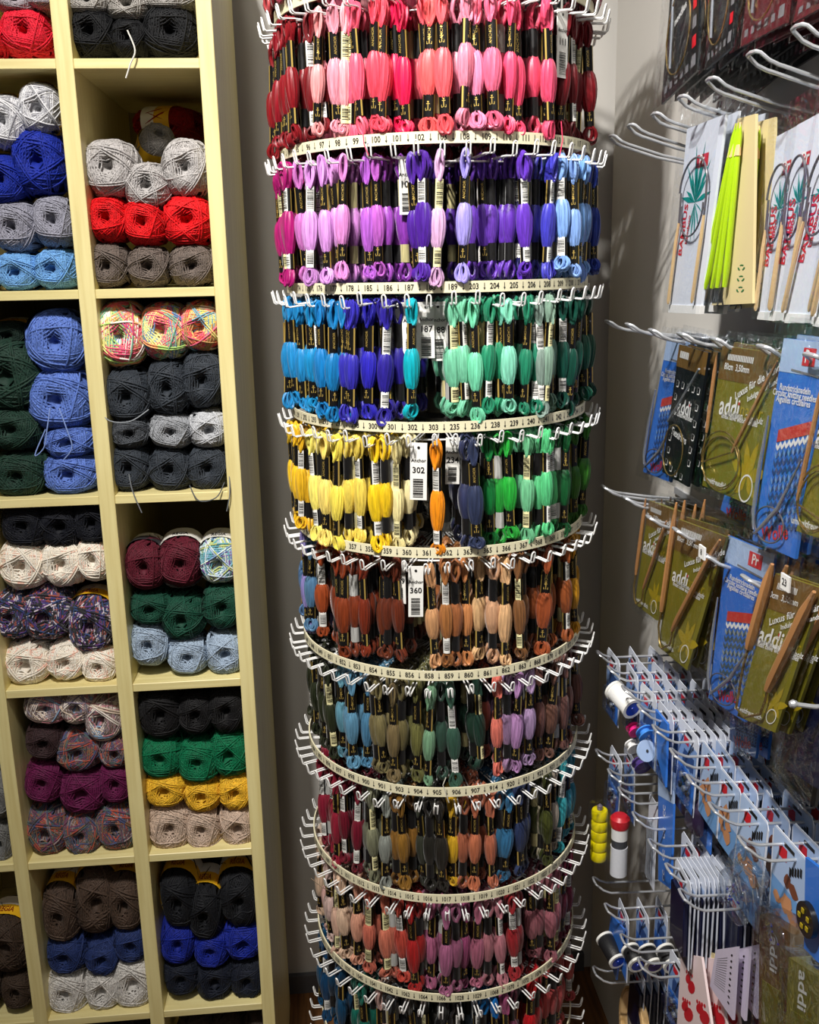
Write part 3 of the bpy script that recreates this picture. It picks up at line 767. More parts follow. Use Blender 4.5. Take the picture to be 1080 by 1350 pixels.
for t, spec in enumerate(TIERS):
    z = TZ[t] + HZ + .0005
    for k, phi in enumerate(RPHI[t]):
        d = rdir(phi)
        px, py = pj(SX + RSTART * d.x, SY + RSTART * d.y, z - .07)
        ent = next(s for s in spec if px < s[0])
        front = abs(phi) < 1.75
        if ent[1] is None and front and abs(phi) < 1.0: continue
        colr, nm, st = ent[1], ent[2], ent[3]; single = st < 0; st = max(0, st)
        if colr is None: colr, nm, st = c(60, 56, 50), 'dark', 0
        if not front:      # the far side: other colours of the same family
            e2 = rnd.choice([s for s in spec if s[1]]); colr = e2[1]
        r = (RSTART if t < 4 else .199) - st - (rnd.uniform(0, .004) if rnd.random() < .45 or single else rnd.uniform(.004, .022))
        j = 0
        while r > .075:
            if j and single: break
            if j and rnd.random() < .07: r -= PITCHR; continue
            lat = rnd.uniform(-.0040, .0040) if j == 0 else rnd.uniform(-.0075, .0075)
            if j == 1 and front: lat = (1 if (k + t) % 2 else -1) * rnd.uniform(.008, .013); r += .006
            pos = Vector((SX, SY, 0)) + d * r + Vector((-d.y, d.x, 0)) * lat
            item = (t, k, phi, j, pos, z, colr, nm, d)
            if front and j == 0: cand.append((0 + abs(phi) * .3 + t * .02 if st < .02 else 2.5, item))
            elif front and j == 1 and abs(phi) < 1.4: cand.append((.42 + t * .12 + abs(phi) * .1, item))
            elif front and j == 2 and .6 < abs(phi) < 1.3: cand.append((1.6 + t * .1, item))
            else: mass.append(item)
            r -= PITCHR * rnd.uniform(.9, 1.25); j += 1
            if not front and j > 4: break
for k, phi in enumerate(RPHI[10]):      # the tier above the frame
    for j in range(3):
        d = rdir(phi); r = RSTART - j * .014; e2 = rnd.choice(TIERS[0])
        mass.append((10, k, phi, j, Vector((SX, SY, 0)) + d * r, TZ[10] + HZ, e2[1] or c(120, 10, 20), '', d))
cand.sort(key=lambda a: a[0])
keep = [c_[1] for c_ in cand[:300]]; mass += [c_[1] for c_ in cand[300:]]
tier_items = defaultdict(list)
for it in keep: tier_items[it[0]].append(it)
for t, L in tier_items.items():
    L.sort(key=lambda it: pj(it[4].x, it[4].y, it[5] - .07)[0])
    for i, (t_, k, phi, j, pos, z, colr, nm, d) in enumerate(L):
        o = empty('floss_skein', (pos.x, pos.y, z))
        face = rnd.random()
        ang = atan2(d.y, d.x) + rnd.uniform(-.8, .8) + (0 if face < .70 else pi)
        # turn the skein so that one printed side looks out of the rack, towards the aisle
        if abs(phi) > .35: ang += -phi * .75
        o.rotation_euler = (rnd.uniform(-.06, .06), rnd.uniform(-.04, .04), ang); o.location.z += rnd.uniform(-.003, .0015)
        o.scale = (1, rnd.uniform(.82, 1.06), rnd.uniform(.96, 1.03))
        P = PROTO[rnd.randrange(len(PROTO))]; colr = [x * (1 - .022 * max(0, t - 3)) for x in colr]  # lower tiers: floss colour darkened to paint in the weaker light down there
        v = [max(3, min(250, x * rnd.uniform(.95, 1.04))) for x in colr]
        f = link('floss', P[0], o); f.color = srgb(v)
        link('upper_band', P[1], o); link('lower_band', P[2], o)
        tag(o, f'{nm} embroidery skein, {ordinal(i)} from the shelf side, {TN[t]} tier of the rack', 'embroidery skein', f'embroidery skeins in the {TN[t]} tier')
# everything deeper on the hooks, beyond the three hundred
nV = len(LOV); nB = len(LBV); N = len(mass)
allv = np.empty((N, nV + nB, 3)); cols = np.empty((N, nV + nB, 4), np.float32); PV = np.vstack([LOV, LBV])
for i, (t, k, phi, j, pos, z, colr, nm, d) in enumerate(mass):
    a = rnd.uniform(-.4, .4) + atan2(d.y, d.x); ca, sa = cos(a), sin(a); tl = rnd.uniform(-.04, .04)
    x, y, zz = PV[:, 0], PV[:, 1] + PV[:, 2] * tl, PV[:, 2]
    allv[i] = np.stack([x * ca - y * sa + pos.x, x * sa + y * ca + pos.y, zz + z], 1)
    cols[i, :nV] = srgb([x * (.94 - .04 * max(0, min(t, 8) - 3)) for x in colr]); bc = rnd.random(); cols[i, nV:] = srgb(c(14, 13, 14)) if bc < .80 else srgb(c(180, 180, 176)) if bc < .92 else srgb(c(190, 180, 130))  # packed skeins too: light falling off down the rack is put into their colour
faces = np.array([list(f) for f in LOF] + [[v + nV for v in f] for f in lob.f])
allf = (faces[None] + (np.arange(N) * (nV + nB))[:, None, None]).reshape(-1, 4)
me = bpy.data.meshes.new('floss_skein'); me.vertices.add(N * (nV + nB)); me.vertices.foreach_set('co', allv.ravel())
me.loops.add(allf.size); me.loops.foreach_set('vertex_index', allf.ravel().astype(np.int32))
me.polygons.add(len(allf)); me.polygons.foreach_set('loop_start', np.arange(0, allf.size, 4, dtype=np.int32))
me.polygons.foreach_set('use_smooth', np.ones(len(allf), bool))
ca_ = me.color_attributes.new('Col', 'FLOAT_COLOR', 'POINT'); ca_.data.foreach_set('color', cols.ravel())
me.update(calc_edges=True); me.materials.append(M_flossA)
so = link('floss_skein', me); tag(so, 'embroidery skeins packed deeper along the rack wires behind the outer ones', 'embroidery skein', kind='stuff')
print('skeins', len(keep), N)

# number tags hanging on empty hooks
def ntag(px, py, r, num, w, h, label, turn=0):
    """a white card hung on a hook at radius r, facing outwards"""
    t = min(range(9), key=lambda i: abs(pj(SX + r * FACE.x, SY + r * FACE.y, TZ[i] + HZ - .045)[1] - py))
    best = min((abs(pj(SX + r * rdir(p / 300).x, SY + r * rdir(p / 300).y, TZ[t] + HZ - .04)[0] - px), p / 300) for p in range(-470, 471))[1]
    d = rdir(best); z = TZ[t] + HZ
    o = empty('number_tag', (SX + r * d.x, SY + r * d.y, z), (rnd.uniform(-.03, .03), 0, atan2(d.y, d.x) + turn))
    tag(o, label, 'tag', 'white number tags on the rack')
    b = MB(); b.box((0, 0, -h / 2 + .002), (.0008, w, h), M_paper); b.build('card', o, smooth=False)
    p = MB(); X = .0009
    def txt(s, zc, S):
        tv, tf = text_geo(s); p.add([(X, v.x * S, zc + v.y * S) for v in tv], tf, M_ink)
    txt(num, -h * .45, .0105)
    txt('Anchor', -h * .28, .006)
    p.lathe([(.0, 0), (.0018, 0)], M_ink, 10, c=(X, 0, -.004), axis='X', caps=False)
    zz = -h * .60
    while zz > -h * .92:
        q = rnd.choice((.0005, .0008, .0012)); p.add([(X, -w * .32, zz), (X, w * .28, zz), (X, w * .28, zz - q), (X, -w * .32, zz - q)], [(0, 3, 2, 1)], M_ink); zz -= q + rnd.choice((.0006, .001))
    p.build('print', o, smooth=False)
ntag(524, 430, .175, '184', .020, .068, 'white number tag showing 184 in the turquoise gap of the rack')
ntag(542, 430, .180, '185', .022, .070, 'white number tag showing 185 behind the turquoise skein')
ntag(562, 430, .170, '187', .020, .068, 'white number tag showing 187 beside the turquoise skein')
ntag(578, 430, .165, '188', .020, .072, 'white number tag showing 188 in front of the grey pole')
ntag(553, 600, .210, '302', .021, .072, 'white number tag showing 302 between cream and orange skeins')
ntag(598, 600, .175, '234', .018, .060, 'white number tag half hidden beside the navy skeins')
ntag(549, 762, .204, '360', .019, .068, 'white number tag showing 360 beside the tan skeins', .2)
ntag(527, 762, .180, '359', .017, .060, 'white number tag behind the one showing 360')
ntag(537, 255, .190, '101', .018, .065, 'white number tag between purple and deep violet skeins')
ntag(741, 60, .200, '111', .022, .075, 'white number tag beside the raspberry pink skeins')
# ------------------------------------------------------------------ peg hooks on the wall
def peg_mesh(gap, ln, rise, tipout, tipup, r):
    """double wire prong: local -X towards the room, origin at the tip's root on the wall side = (ln,0,0)"""
    L = []
    for s in (-1, 1):
        L.append([(ln, s * gap, -rise * 1), (ln * .5, s * gap, -rise * .5), (tipout + .004, s * gap, -.001), (tipout, s * gap, 0), (tipout * .55, s * gap * .98, tipup * .35), (.004, s * gap * .9, tipup * .88), (.001, s * gap * .7, tipup)])
    pts = L[0] + [(0, 0, tipup + .0006)] + L[1][::-1]
    b = MB(); b.tube(pts, r, M_chrome, 8)
    b.box((ln - .001, 0, -rise), (.003, gap * 2 + .012, .012), M_chrome)
    return b.mesh('peg_hook')
TIPX = .40
PEGA = peg_mesh(.0125, WALLX - TIPX, .016, .022, .011, .0020)
PEGB = peg_mesh(.0140, WALLX - TIPX, .004, .022, .013, .0017)
PEG0 = peg_mesh(.0130, WALLX - TIPX, .028, .022, .012, .0019)
ROWS = [
 ('top', PEG0, .0, [(1.388, 1.703), (1.304, 1.706), (1.21, 1.706), (1.122, 1.711), (1.04, 1.715), (.942, 1.720), (.854, 1.723), (.765, 1.728)], 'row of prongs above the bamboo needle bags'),
 ('second', PEGA, .0, [(1.381, 1.458), (1.286, 1.459), (1.191, 1.457), (1.089, 1.459), (.994, 1.46), (.881, 1.461), (.79, 1.461)], 'row of prongs above the circular needle packs'),
 ('third', PEGA, .0, [(1.377, 1.220), (1.274, 1.228), (1.172, 1.226), (1.077, 1.235), (.988, 1.231), (.883, 1.238)], 'row of prongs in the middle of the wall'),
 ('fourth', PEGB, .0, [(1.38, .957), (1.319, .957), (1.248, .957), (1.178, .961), (1.117, .961), (1.053, .961), (.996, .957), (.929, .960), (.852, .967)], 'row of prongs holding the white topped notions cards'),
 ('fifth', PEGB, .0, [(1.37, .796), (1.303, .798), (1.249, .798), (1.182, .798), (1.115, .798), (1.049, .805), (1.001, .802)], 'row of prongs beside the bobbin tube bag'),
 ('sixth', PEGB, .0, [(1.366, .571), (1.297, .571), (1.215, .578), (1.135, .60)], 'row of prongs above the thread spool cards'),
 ('lowest', PEGB, .0, [(1.351, .414), (1.12, .45)], 'lowest row of prongs above the skirting'),
]
k_ = 0
for rn, me, _, L, wh in ROWS:
    for i, (y, z) in enumerate(L):
        o = link('peg_hook', me); o.location = (TIPX, y, z)
        o.rotation_euler = (0, rnd.uniform(-.01, .02), rnd.uniform(-.015, .015))
        tag(o, f'{ordinal(i)} steel double prong from the corner, {wh}', 'hook', wh)
    ra = MB().box((WALLX - .002, .98, L[0][1] - (.028 if me is PEG0 else .016 if me is PEGA else .004)), (.004, .95, .010), M_chrome).build('trim_1', smooth=False)
    tag(ra, kind='structure')
for i, (px, py) in enumerate([(1046, 928)]):
    p = atX(px, py, .40); b = MB()
    b.tube([(0, 0, 0), (.02, 0, -.004), (.14, 0, -.006)], .0022, M_chrome, 8)
    b.lathe([(.0, -.004), (.0028, -.003), (.004, 0), (.0028, .003), (.0, .004)], M_chrome, 12, axis='X', caps=False)
    o = b.build('peg_hook'); o.location = p; tag(o, 'single straight steel peg with a ball end by the big olive needle pack', 'hook')

# ------------------------------------------------------------------ flat packs (four corners on a plane X = const, seen in the photo)
C_blue = mat('strong_blue_card', (52, 118, 214), .35, coat=.25); C_hdr = mat('pale_blue_card', (176, 200, 236), .35, coat=.2)
C_olive = mat('olive_card', (124, 118, 34), .4, coat=.25); C_brown = mat('brown_card', (112, 84, 40), .4, coat=.25)
C_black = mat('black_card', (18, 24, 28), .35, coat=.3); C_wcard = mat('cool_white_card', (222, 228, 240), .4, coat=.1)
C_red = mat('red_print', (206, 30, 44), .4); C_red2 = mat('brick_red_print', (200, 62, 54), .45); C_teal = mat('teal_print', (0, 142, 136), .4)
C_wht = mat('white_print', (240, 240, 238), .45); C_yel = mat('leaf_yellow_print', (172, 150, 30), .45); C_grn = mat('lime_lacquer', (168, 206, 24), .3, coat=.4)
C_bam = mat('bamboo', (226, 192, 140), .35, coat=.2); C_bamd = mat('varnished_wood_needle', (184, 132, 84), .3, coat=.3)
C_cable = mat('grey_cable', (92, 88, 92), .3, coat=.3); C_gold = mat('gold_cable', (176, 150, 92), .25, metal=.8); C_steel = mat('pearl_grey_needle', (176, 182, 192), .25, metal=.6)
C_kraft = mat('pale_kraft_card', (212, 196, 146), .5); C_knA = mat('knit_print_blue', (120, 160, 214), .5); C_knB = mat('knit_print_dark', (42, 74, 132), .5)
C_knC = mat('knit_print_grey', (150, 160, 160), .5); C_knD = mat('knit_print_slate', (70, 90, 100), .5); C_drk = mat('dark_red_card', (84, 20, 28), .35, coat=.3); C_gry = mat('grey_print', (120, 120, 124), .5)
C_navy = mat('navy_sachet', (14, 18, 52), .3, coat=.3); C_tan = mat('skin_tone_print', (200, 140, 96), .5); C_choc = mat('brown_print', (120, 66, 40), .5)
C_dgry = mat('dark_grey_print', (60, 62, 66), .5)

class Pack:
    def __init__(s, name, corners, X, label, cat, group=None, thick=.003, rect=True):
        P = [atX(px, py, X) for px, py in corners]        # TL, TR, BR, BL
        s.X = X; org = sum(P, Vector()) / 4
        s.o = empty(name, org); tag(s.o, label, cat, group)
        s.P = [p - org for p in P]; s.th = thick
        s.w = ((s.P[0] - s.P[1]).length + (s.P[3] - s.P[2]).length) / 2; s.h = ((s.P[0] - s.P[3]).length + (s.P[1] - s.P[2]).length) / 2
    def m(s, u, v, d=0):
        """u across 0..1 (far to near), v down 0..1, d out of the face"""
        a = s.P[0].lerp(s.P[1], u); b = s.P[3].lerp(s.P[2], u); q = a.lerp(b, v); return Vector((q.x - d, q.y, q.z))
    def slab(s, part, m, u0=0, v0=0, u1=1, v1=1, d0=None, d1=0, parent=None, nu=1):
        d0 = -s.th if d0 is None else d0
        b = MB(); vs = [s.m(u, v, d) for d in (d0, d1) for u, v in ((u0, v0), (u1, v0), (u1, v1), (u0, v1))]
        b.add(vs, [(0, 1, 2, 3), (4, 7, 6, 5), (0, 4, 5, 1), (1, 5, 6, 2), (2, 6, 7, 3), (3, 7, 4, 0)], m)
        return b.build(part, parent or s.o, smooth=False)
    def poly(s, b, pts, m, d=.0004):
        b.add([s.m(u, v, d) for u, v in pts], [tuple(range(len(pts)))[::-1]], m)
    def text(s, b, t, u, v, size, m, rot=0, d=.0005, wide=1, bold=True):
        tv, tf = text_geo(t, bold); c, q = cos(rot), sin(rot); vs = []
        for p in tv:
            x, y = p.x * size * wide, p.y * size; x, y = x * c - y * q, x * q + y * c
            vs.append(s.m(u + x / s.w, v - y / s.h, d))
        b.add(vs, [tuple(f) for f in tf], m)
    def tube(s, part, uvs, r, m, d=.003, rs=None, b=None, n=7, closed=False):
        own = b is None; b = b or MB()
        pts = [s.m(q[0], q[1], q[2] if len(q) > 2 else d) for q in uvs]
        b.tube(pts, r, m, n, rs=rs, closed=closed)
        if own: return b.build(part, s.o)
    def copies(s, n, dx, grp, lab=None):
        """the packs hanging behind on the same prong"""
        for i in range(1, n + 1):
            c_ = copy_tree(s.o); c_.location.x += dx * i; c_.location.y += rnd.uniform(-.004, .004); c_.location.z += rnd.uniform(-.004, .003)
            c_.rotation_euler = (rnd.uniform(-.03, .03), 0, 0)
            c_['label'] = f'{lab or s.o["label"]}, {ordinal(i)} behind it'; c_['group'] = grp
def film(p, u0=-.06, v0=-.08, u1=1.06, v1=1.03):
    f = p.slab('clear_sleeve', M_clear, u0, v0, u1, v1, .0075, .0078); return f
def arc(cu, cv, ru, rv, a0, a1, n=18, d=.004): return [(cu + ru * cos(a0 + (a1 - a0) * i / n), cv + rv * sin(a0 + (a1 - a0) * i / n), d) for i in range(n + 1)]

def knit_blue(corners, X, label, group=None, grey=False, n=2, needles=True):
    p = Pack('needle_pack', corners, X, label, 'needle pack', group)
    p.slab('card', C_blue); p.slab('header', C_hdr, 0, 0, 1, .15, 0, .0003)
    b = MB(); A, B_ = (C_knC, C_knD) if grey else (C_knA, C_knB)
    p.poly(b, [(.52, .03), (.80, .03), (.80, .11), (.52, .11)], C_red, .0006); p.text(b, 'Pr', .66, .07, .016, C_wht, d=.0009)
    p.poly(b, [(.3, .13), (.95, .145), (.95, .155), (.3, .14)], C_gry, .0006)
    for k, t in enumerate(('Rundstricknadeln', 'Circular knitting needles', 'Aiguilles circulaires')): p.text(b, t, .45, .22 + k * .028, .0085, C_wht)
    p.poly(b, [(.22, .42), (.98, .34), (.98, .40), (.22, .48)], C_red2)
    nr, nc = 11, 8
    for r in range(nr):
        for q in range(nc):
            u0 = .22 + .76 * q / nc; u1 = .22 + .76 * (q + 1) / nc; um = (u0 + u1) / 2
            v0 = .48 + r * .042 - .08 * (q / nc); hh = .040
            m1 = A if (r // 2) % 2 == 0 or r == 0 else B_
            if r == 0: m1 = C_wht
            p.poly(b, [(u0, v0), (um, v0 + hh * .45), (um, v0 + hh * 1.0), (u0, v0 + hh * .55)], m1)
            p.poly(b, [(um, v0 + hh * .45), (u1, v0 - .01), (u1, v0 + hh * .52), (um, v0 + hh)], B_ if (r // 2) % 2 == 0 and r else m1)
    p.text(b, 'Wolle', .5, .92, .02, C_red, rot=.25)
    b.build('print', p.o, smooth=False)
    if needles:
        p.tube('knitting_needle', [(.04, .36), (.02, .6), (.04, .84), (.10, .93)], .0021, C_steel, .005, rs=[.0008, .0021, .0021, .001])
        p.tube('knitting_needle', [(.96, .52), (.62, .78), (.36, .88), (.16, .95)], .0021, C_steel, .006, rs=[.0008, .0021, .0021, .001])
        p.tube('cable', arc(.42, .88, .34, .09, 0, 2 * pi, 24), .0008, C_cable)
    film(p)
    if n: p.copies(n, .013, group or label)
    return p
def olive(corners, X, label, group=None, n=3, big=False, tips=((.0, .06, .02, .60), (1.0, .04, .55, .68)), r=.0021):
    p = Pack('needle_pack', corners, X, label, 'needle pack', group)
    p.slab('card', C_olive); p.slab('header', C_brown, 0, 0, 1, .22, 0, .0003)
    b = MB()
    for k in range(16):
        u = .14 + k * .028; p.poly(b, [(u, .045), (u + .017, .045), (u + .017, .085), (u, .085)], C_wht, .0008)
    p.text(b, '80cm  3,50mm', .32, .13, .010, C_wht, d=.0008); p.text(b, 'Luxus für die Hände', .70, .19, .0120, C_wht, rot=.42, d=.0008); p.text(b, 'Indulge your hands', .80, .235, .0085, C_wht, rot=.42, d=.0008)
    p.text(b, 'addi', .30, .40, .030, C_wht); p.poly(b, [(.452, .348), (.475, .345), (.475, .365), (.452, .368)], C_red, .0009)
    p.text(b, 'natur', .68, .395, .024, C_yel, bold=False); p.text(b, 'aus feinem Olivenholz', .58, .435, .0095, C_wht); p.text(b, 'finest olive wood needles', .50, .462, .0085, C_wht)
    for a, l in ((.2, .30), (1.2, .26), (2.0, .24), (2.9, .32), (-.6, .22), (3.8, .22)):
        cu, cv = .80, .82; ca, sa = cos(a), sin(a); w = .28
        P = [(0, 0), (l * .35, .05), (l * .7, .04), (l, 0), (l * .7, -.04), (l * .35, -.05)]
        p.poly(b, [(cu + x * ca - y * sa, cv - (x * sa + y * ca) * p.w / p.h * 1.2) for x, y in P], C_yel)
    for i in range(20):
        a, q = 2 * pi * i / 20, 2 * pi * (i + 1) / 20; R1, R2 = .115, .10; k = p.w / p.h
        p.poly(b, [(.82 + R1 * cos(a), .90 + R1 * k * sin(a)), (.82 + R1 * cos(q), .90 + R1 * k * sin(q)), (.82 + R2 * cos(q), .90 + R2 * k * sin(q)), (.82 + R2 * cos(a), .90 + R2 * k * sin(a))], C_wht, .0007)
    p.text(b, 'umweltfreundlich', .25, .94, .009, C_wht)
    b.build('print', p.o, smooth=False)
    for (u0, v0, u1, v1) in tips:
        p.tube('knitting_needle', [(u0, v0), (u0 + (u1 - u0) * .2, v0 + (v1 - v0) * .2), (u0 + (u1 - u0) * .9, v0 + (v1 - v0) * .9), (u1, v1)], r, C_bamd, .005, rs=[r * .35, r, r, r * .7])
    (ua, va), (ub, vb) = tips[0][2:], tips[1][2:]
    if big:
        p.tube('cable', [(ua, va, .005), (ua - .02, va + .12, .005), (ua + .08, .93, .005), ((ua + ub) / 2, .97, .005), (ub, .90, .005), (ub + .02, vb + .08, .005), (ub, vb, .005)], .0013, C_gold)
    else:
        p.tube('cable', [(ua, va, .005)] + arc(.34, .76, .36, .20, pi * .9, pi * 2.9, 26, .0045) + [(ub, vb, .005)], .0009, C_gold)
        p.tube('cable', arc(.38, .78, .34, .19, 0, 2 * pi, 26, .006), .0008, C_gold)
    film(p)
    if n: p.copies(n, .012, group or label)
    return p
def bamboo(corners, X, label, group=None, n=2, loops=1):
    p = Pack('needle_pack', corners, X, label, 'needle pack', group)
    p.slab('card', C_wcard); p.slab('flap', C_wht, -.02, .955, 1.02, 1.0, -.004, .0012)
    b = MB(); cu, cv = .46, .40; k = p.w / p.h
    for i in range(11):
        a = pi * (.04 + .92 * i / 10) + (.1 if i % 2 else 0); l = .30 if i % 2 else .42
        dx, dy = cos(a) * l, -sin(a) * l * k * 1.5; nx, ny = -sin(a) * .03, -cos(a) * .03 * k
        p.poly(b, [(cu, cv), (cu + dx * .5 + nx, cv + dy * .5 + ny), (cu + dx, cv + dy), (cu + dx * .5 - nx, cv + dy * .5 - ny)], C_teal)
    for i in range(5):
        a = -.3 - i * .45; l = .26; p.poly(b, [(cu, cv), (cu + cos(a) * l * .5 + .02, cv - sin(a) * l * .5 * k * 1.5), (cu + cos(a) * l, cv - sin(a) * l * k * 1.7), (cu + cos(a) * l * .5 - .02, cv - sin(a) * l * .5 * k * 1.5)], C_teal)
    p.poly(b, [(.38, .16), (.70, .16), (.70, .225), (.38, .225)], C_red); p.text(b, 'Pr', .54, .19, .016, C_wht, d=.0009)
    p.text(b, 'BAMBUS', .20, .54, .016, C_red, rot=pi / 2 - .1); p.text(b, 'bamboo', .34, .54, .010, C_red, rot=pi / 2 - .1)
    b.build('print', p.o, smooth=False)
    p.tube('knitting_needle', [(.16, .50), (.12, .60), (.06, .93), (.05, .95)], .0022, C_bam, .005, rs=[.0016, .0022, .0022, .0009])
    p.tube('knitting_needle', [(.88, .48), (.88, .58), (.84, .92), (.83, .94)], .0022, C_bam, .005, rs=[.0016, .0022, .0022, .0009])
    p.tube('cable', [(.16, .50, .005), (.14, .34, .005)] + arc(.50, .34, .38, .165, pi, 2 * pi, 16, .006) + [(.88, .40, .005), (.88, .48, .005)], .0012, C_cable)
    p.tube('cable', arc(.50, .44, .32, .14, -.2, pi + .2, 16, .005), .0011, C_cable)
    film(p, -.05, -.12, 1.05, 1.0)
    if n: p.copies(n, .014, group or label)
    return p

# top row: dark packs cut by the frame
def darkpack(corners, X, label, n=4, red=True):
    p = Pack('needle_pack', corners, X, label, 'needle pack', None)
    p.slab('card', C_drk if red else C_black); b = MB()
    p.text(b, 'Knit', .45, .42, .030, C_wht, rot=.2); p.text(b, 'needles', .45, .60, .012, C_wht, rot=.2)
    for k in range(9): p.poly(b, [(.84, .1 + k * .1), (.95, .1 + k * .1), (.95, .16 + k * .1), (.84, .16 + k * .1)], C_red if k % 2 else C_gry)
    for k in range(6): p.poly(b, [(.08 + k * .15, .92), (.16 + k * .15, .92), (.16 + k * .15, .96), (.08 + k * .15, .96)], C_gry)
    b.build('print', p.o, smooth=False)
    p.tube('knitting_needle', [(.2, .1), (.3, .86)], .0016, C_steel, .004); p.tube('cable', arc(.5, .7, .36, .22, 0, 2 * pi, 22), .001, C_gold)
    film(p); p.copies(n, .016, 'dark needle packs hanging at the top of the wall')
darkpack([(893, -120), (925, -170), (920, 92), (872, 138)], .42, 'black needle pack in the top row, nearest the corner', 6, False)
darkpack([(944, -150), (990, -200), (965, 62), (930, 92)], .42, 'black needle pack in the top row, second from the corner', 6, False)
darkpack([(1010, -200), (1070, -270), (1036, 30), (976, 62)], .42, 'dark red needle pack in the top row, third from the corner', 6)
darkpack([(1090, -200), (1170, -300), (1120, -10), (1046, 30)], .42, 'dark red needle pack in the top row, farthest from the corner', 5)
# bamboo needle bags
bamboo([(906, 170), (957, 150), (923, 414), (883, 412)], .43, 'white bag of bamboo circular needles nearest the corner', n=3)
bamboo([(1024, 180), (1062, 160), (1022, 423), (1000, 421)], .45, 'white bag of bamboo circular needles behind the lime needles card', n=3)
bamboo([(1051, 165), (1088, 145), (1046, 424), (1019, 421)], .43, 'white bag of bamboo circular needles with two cable loops', n=0)
bamboo([(1088, 150), (1150, 110), (1078, 428), (1034, 424)], .42, 'white bag of bamboo circular needles with one long needle', n=3)
bamboo([(1130, 130), (1190, 90), (1118, 438), (1074, 430)], .405, 'white bag of bamboo circular needles farthest from the corner', n=1)
# lime double pointed needles on kraft card
p = Pack('needle_pack', [(978, 155), (996, 150), (992, 400), (950, 402)], .44, 'kraft card with five lime green wooden needles', 'needle pack')
p.slab('card', C_kraft, -.3, 0, 1, 1)
b = MB()
for k, v in enumerate((.80, .86, .92)):
    for a in range(3):
        q = 2 * pi * a / 3; b2 = [(.62 + .13 * cos(q + t), v + .017 * sin(q + t)) for t in (0, .6, 1.2)] + [(.62 + .08 * cos(q + t), v + .011 * sin(q + t)) for t in (1.2, .6, 0)]
        p.poly(b, b2, mat('green_print', (40, 110, 60), .5))
p.text(b, 'A', .0, .97, .02, M_ink); b.build('print', p.o, smooth=False)
p.slab('dark_window', C_black, -.3, .90, .05, .985, 0, .0006)
for k in range(5):
    u0 = .04 + k * .09; u1 = -.62 + k * .22
    p.tube('knitting_needle', [(u0, .03), (u0 * .9 + u1 * .1, .1), (u0 * .15 + u1 * .85, .80), (u1, .90)], .0032, C_grn, .006 + .001 * (k % 2), rs=[.0005, .0026, .0034, .0026])
    tp = MB(); q0 = p.m(u0, .03, .0062); q1 = p.m(u0 * .8 + u1 * .2, .2, .0062)
    tp.tube([q0, q1], .0027, C_bam, 7, rs=[.0008, .0031]).build('needle_tip', p.o)
film(p, -.7, -.05, .4, 1.0)
p.copies(1, .02, 'lime needle cards')
# second row
knit_blue([(880, 446), (915, 452), (884, 636), (848, 622)], .44, 'blue circular needle pack nearest the corner, second row', n=2)
p = Pack('needle_pack', [(896, 454), (934, 465), (907, 642), (873, 622)], .425, 'black circular needle pack with white pictograms', 'needle pack')
p.slab('card', C_black); p.slab('header', C_brown, 0, 0, 1, .16, 0, .0003); b = MB()
p.text(b, 'addi', .5, .44, .026, C_wht); p.text(b, 'Sockenwunder', .5, .50, .010, C_wht); p.text(b, 'FlexiFlips', .45, .66, .014, C_wht, rot=-.1)
p.poly(b, [(.66, .395), (.69, .395), (.69, .415), (.66, .415)], C_red, .0009)
for k in range(7): p.poly(b, [(.1 + .045 * k, .04), (.13 + .045 * k, .04), (.13 + .045 * k, .09), (.1 + .045 * k, .09)], C_wht, .0008)
for (u, v) in [(.14, .28), (.33, .28), (.52, .28), (.70, .28), (.88, .28), (.12, .38), (.9, .40), (.92, .52), (.92, .62), (.90, .72), (.92, .82), (.14, .80), (.12, .9), (.32, .93), (.52, .95), (.72, .95), (.13, .7)]:
    P = [(u - .04, v - .022), (u + .04, v - .018), (u + .035, v + .02), (u - .035, v + .022)]
    for i in range(4):
        a, q = P[i], P[(i + 1) % 4]; dx, dy = (q[1] - a[1]) * .18, -(q[0] - a[0]) * .06
        p.poly(b, [a, q, (q[0] + dx * .6 + .008, q[1] + dy + .004), (a[0] + dx * .6 + .008, a[1] + dy + .004)], C_wht)
b.build('print', p.o, smooth=False)
p.tube('knitting_needle', [(.08, .58), (.9, .12)], .0014, C_steel, .004); p.tube('cable', arc(.4, .78, .36, .20, 0, 2 * pi, 24), .0009, C_gold); film(p)
p.copies(6, .011, 'black needle packs on the second row')
olive([(953, 456), (1034, 467), (994, 668), (926, 640)], .415, 'olive needle pack with round gold cable loop, second row', n=3)
knit_blue([(1034, 446), (1092, 452), (1048, 737), (992, 712)], .41, 'blue needle pack with red and blue knitting, second row', n=2)
olive([(1098, 480), (1170, 490), (1118, 722), (1050, 700)], .405, 'olive needle pack farthest from the corner, second row', n=1, tips=((.0, .06, .0, .80), (1.0, .04, .55, .88)))
# third row
olive([(856, 660), (888, 672), (866, 818), (837, 796)], .43, 'small olive needle pack with copper coloured tips nearest the corner', n=3, big=True, tips=((.0, -.02, .02, .70), (.95, .1, .42, .78)), r=.0026)
olive([(893, 684), (958, 708), (906, 884), (868, 852)], .42, 'middle olive needle pack with thick wooden tips, third row', n=3, big=True, tips=((.02, -.12, .05, .70), (.98, .02, .45, .78)), r=.0036)
knit_blue([(960, 706), (1022, 732), (982, 952), (934, 920)], .425, 'blue needle pack with grey knitting picture on the third row', n=4, grey=True)
olive([(1022, 756), (1084, 776), (1022, 966), (972, 944)], .405, 'large olive needle pack with two fat wooden needles', n=2, big=True, tips=((.0, -.06, -.04, .50), (.98, .02, .66, .72)), r=.0052)
knit_blue([(1060, 700), (1130, 720), (1096, 930), (1040, 900)], .46, 'blue needle pack behind the large olive one', n=2)
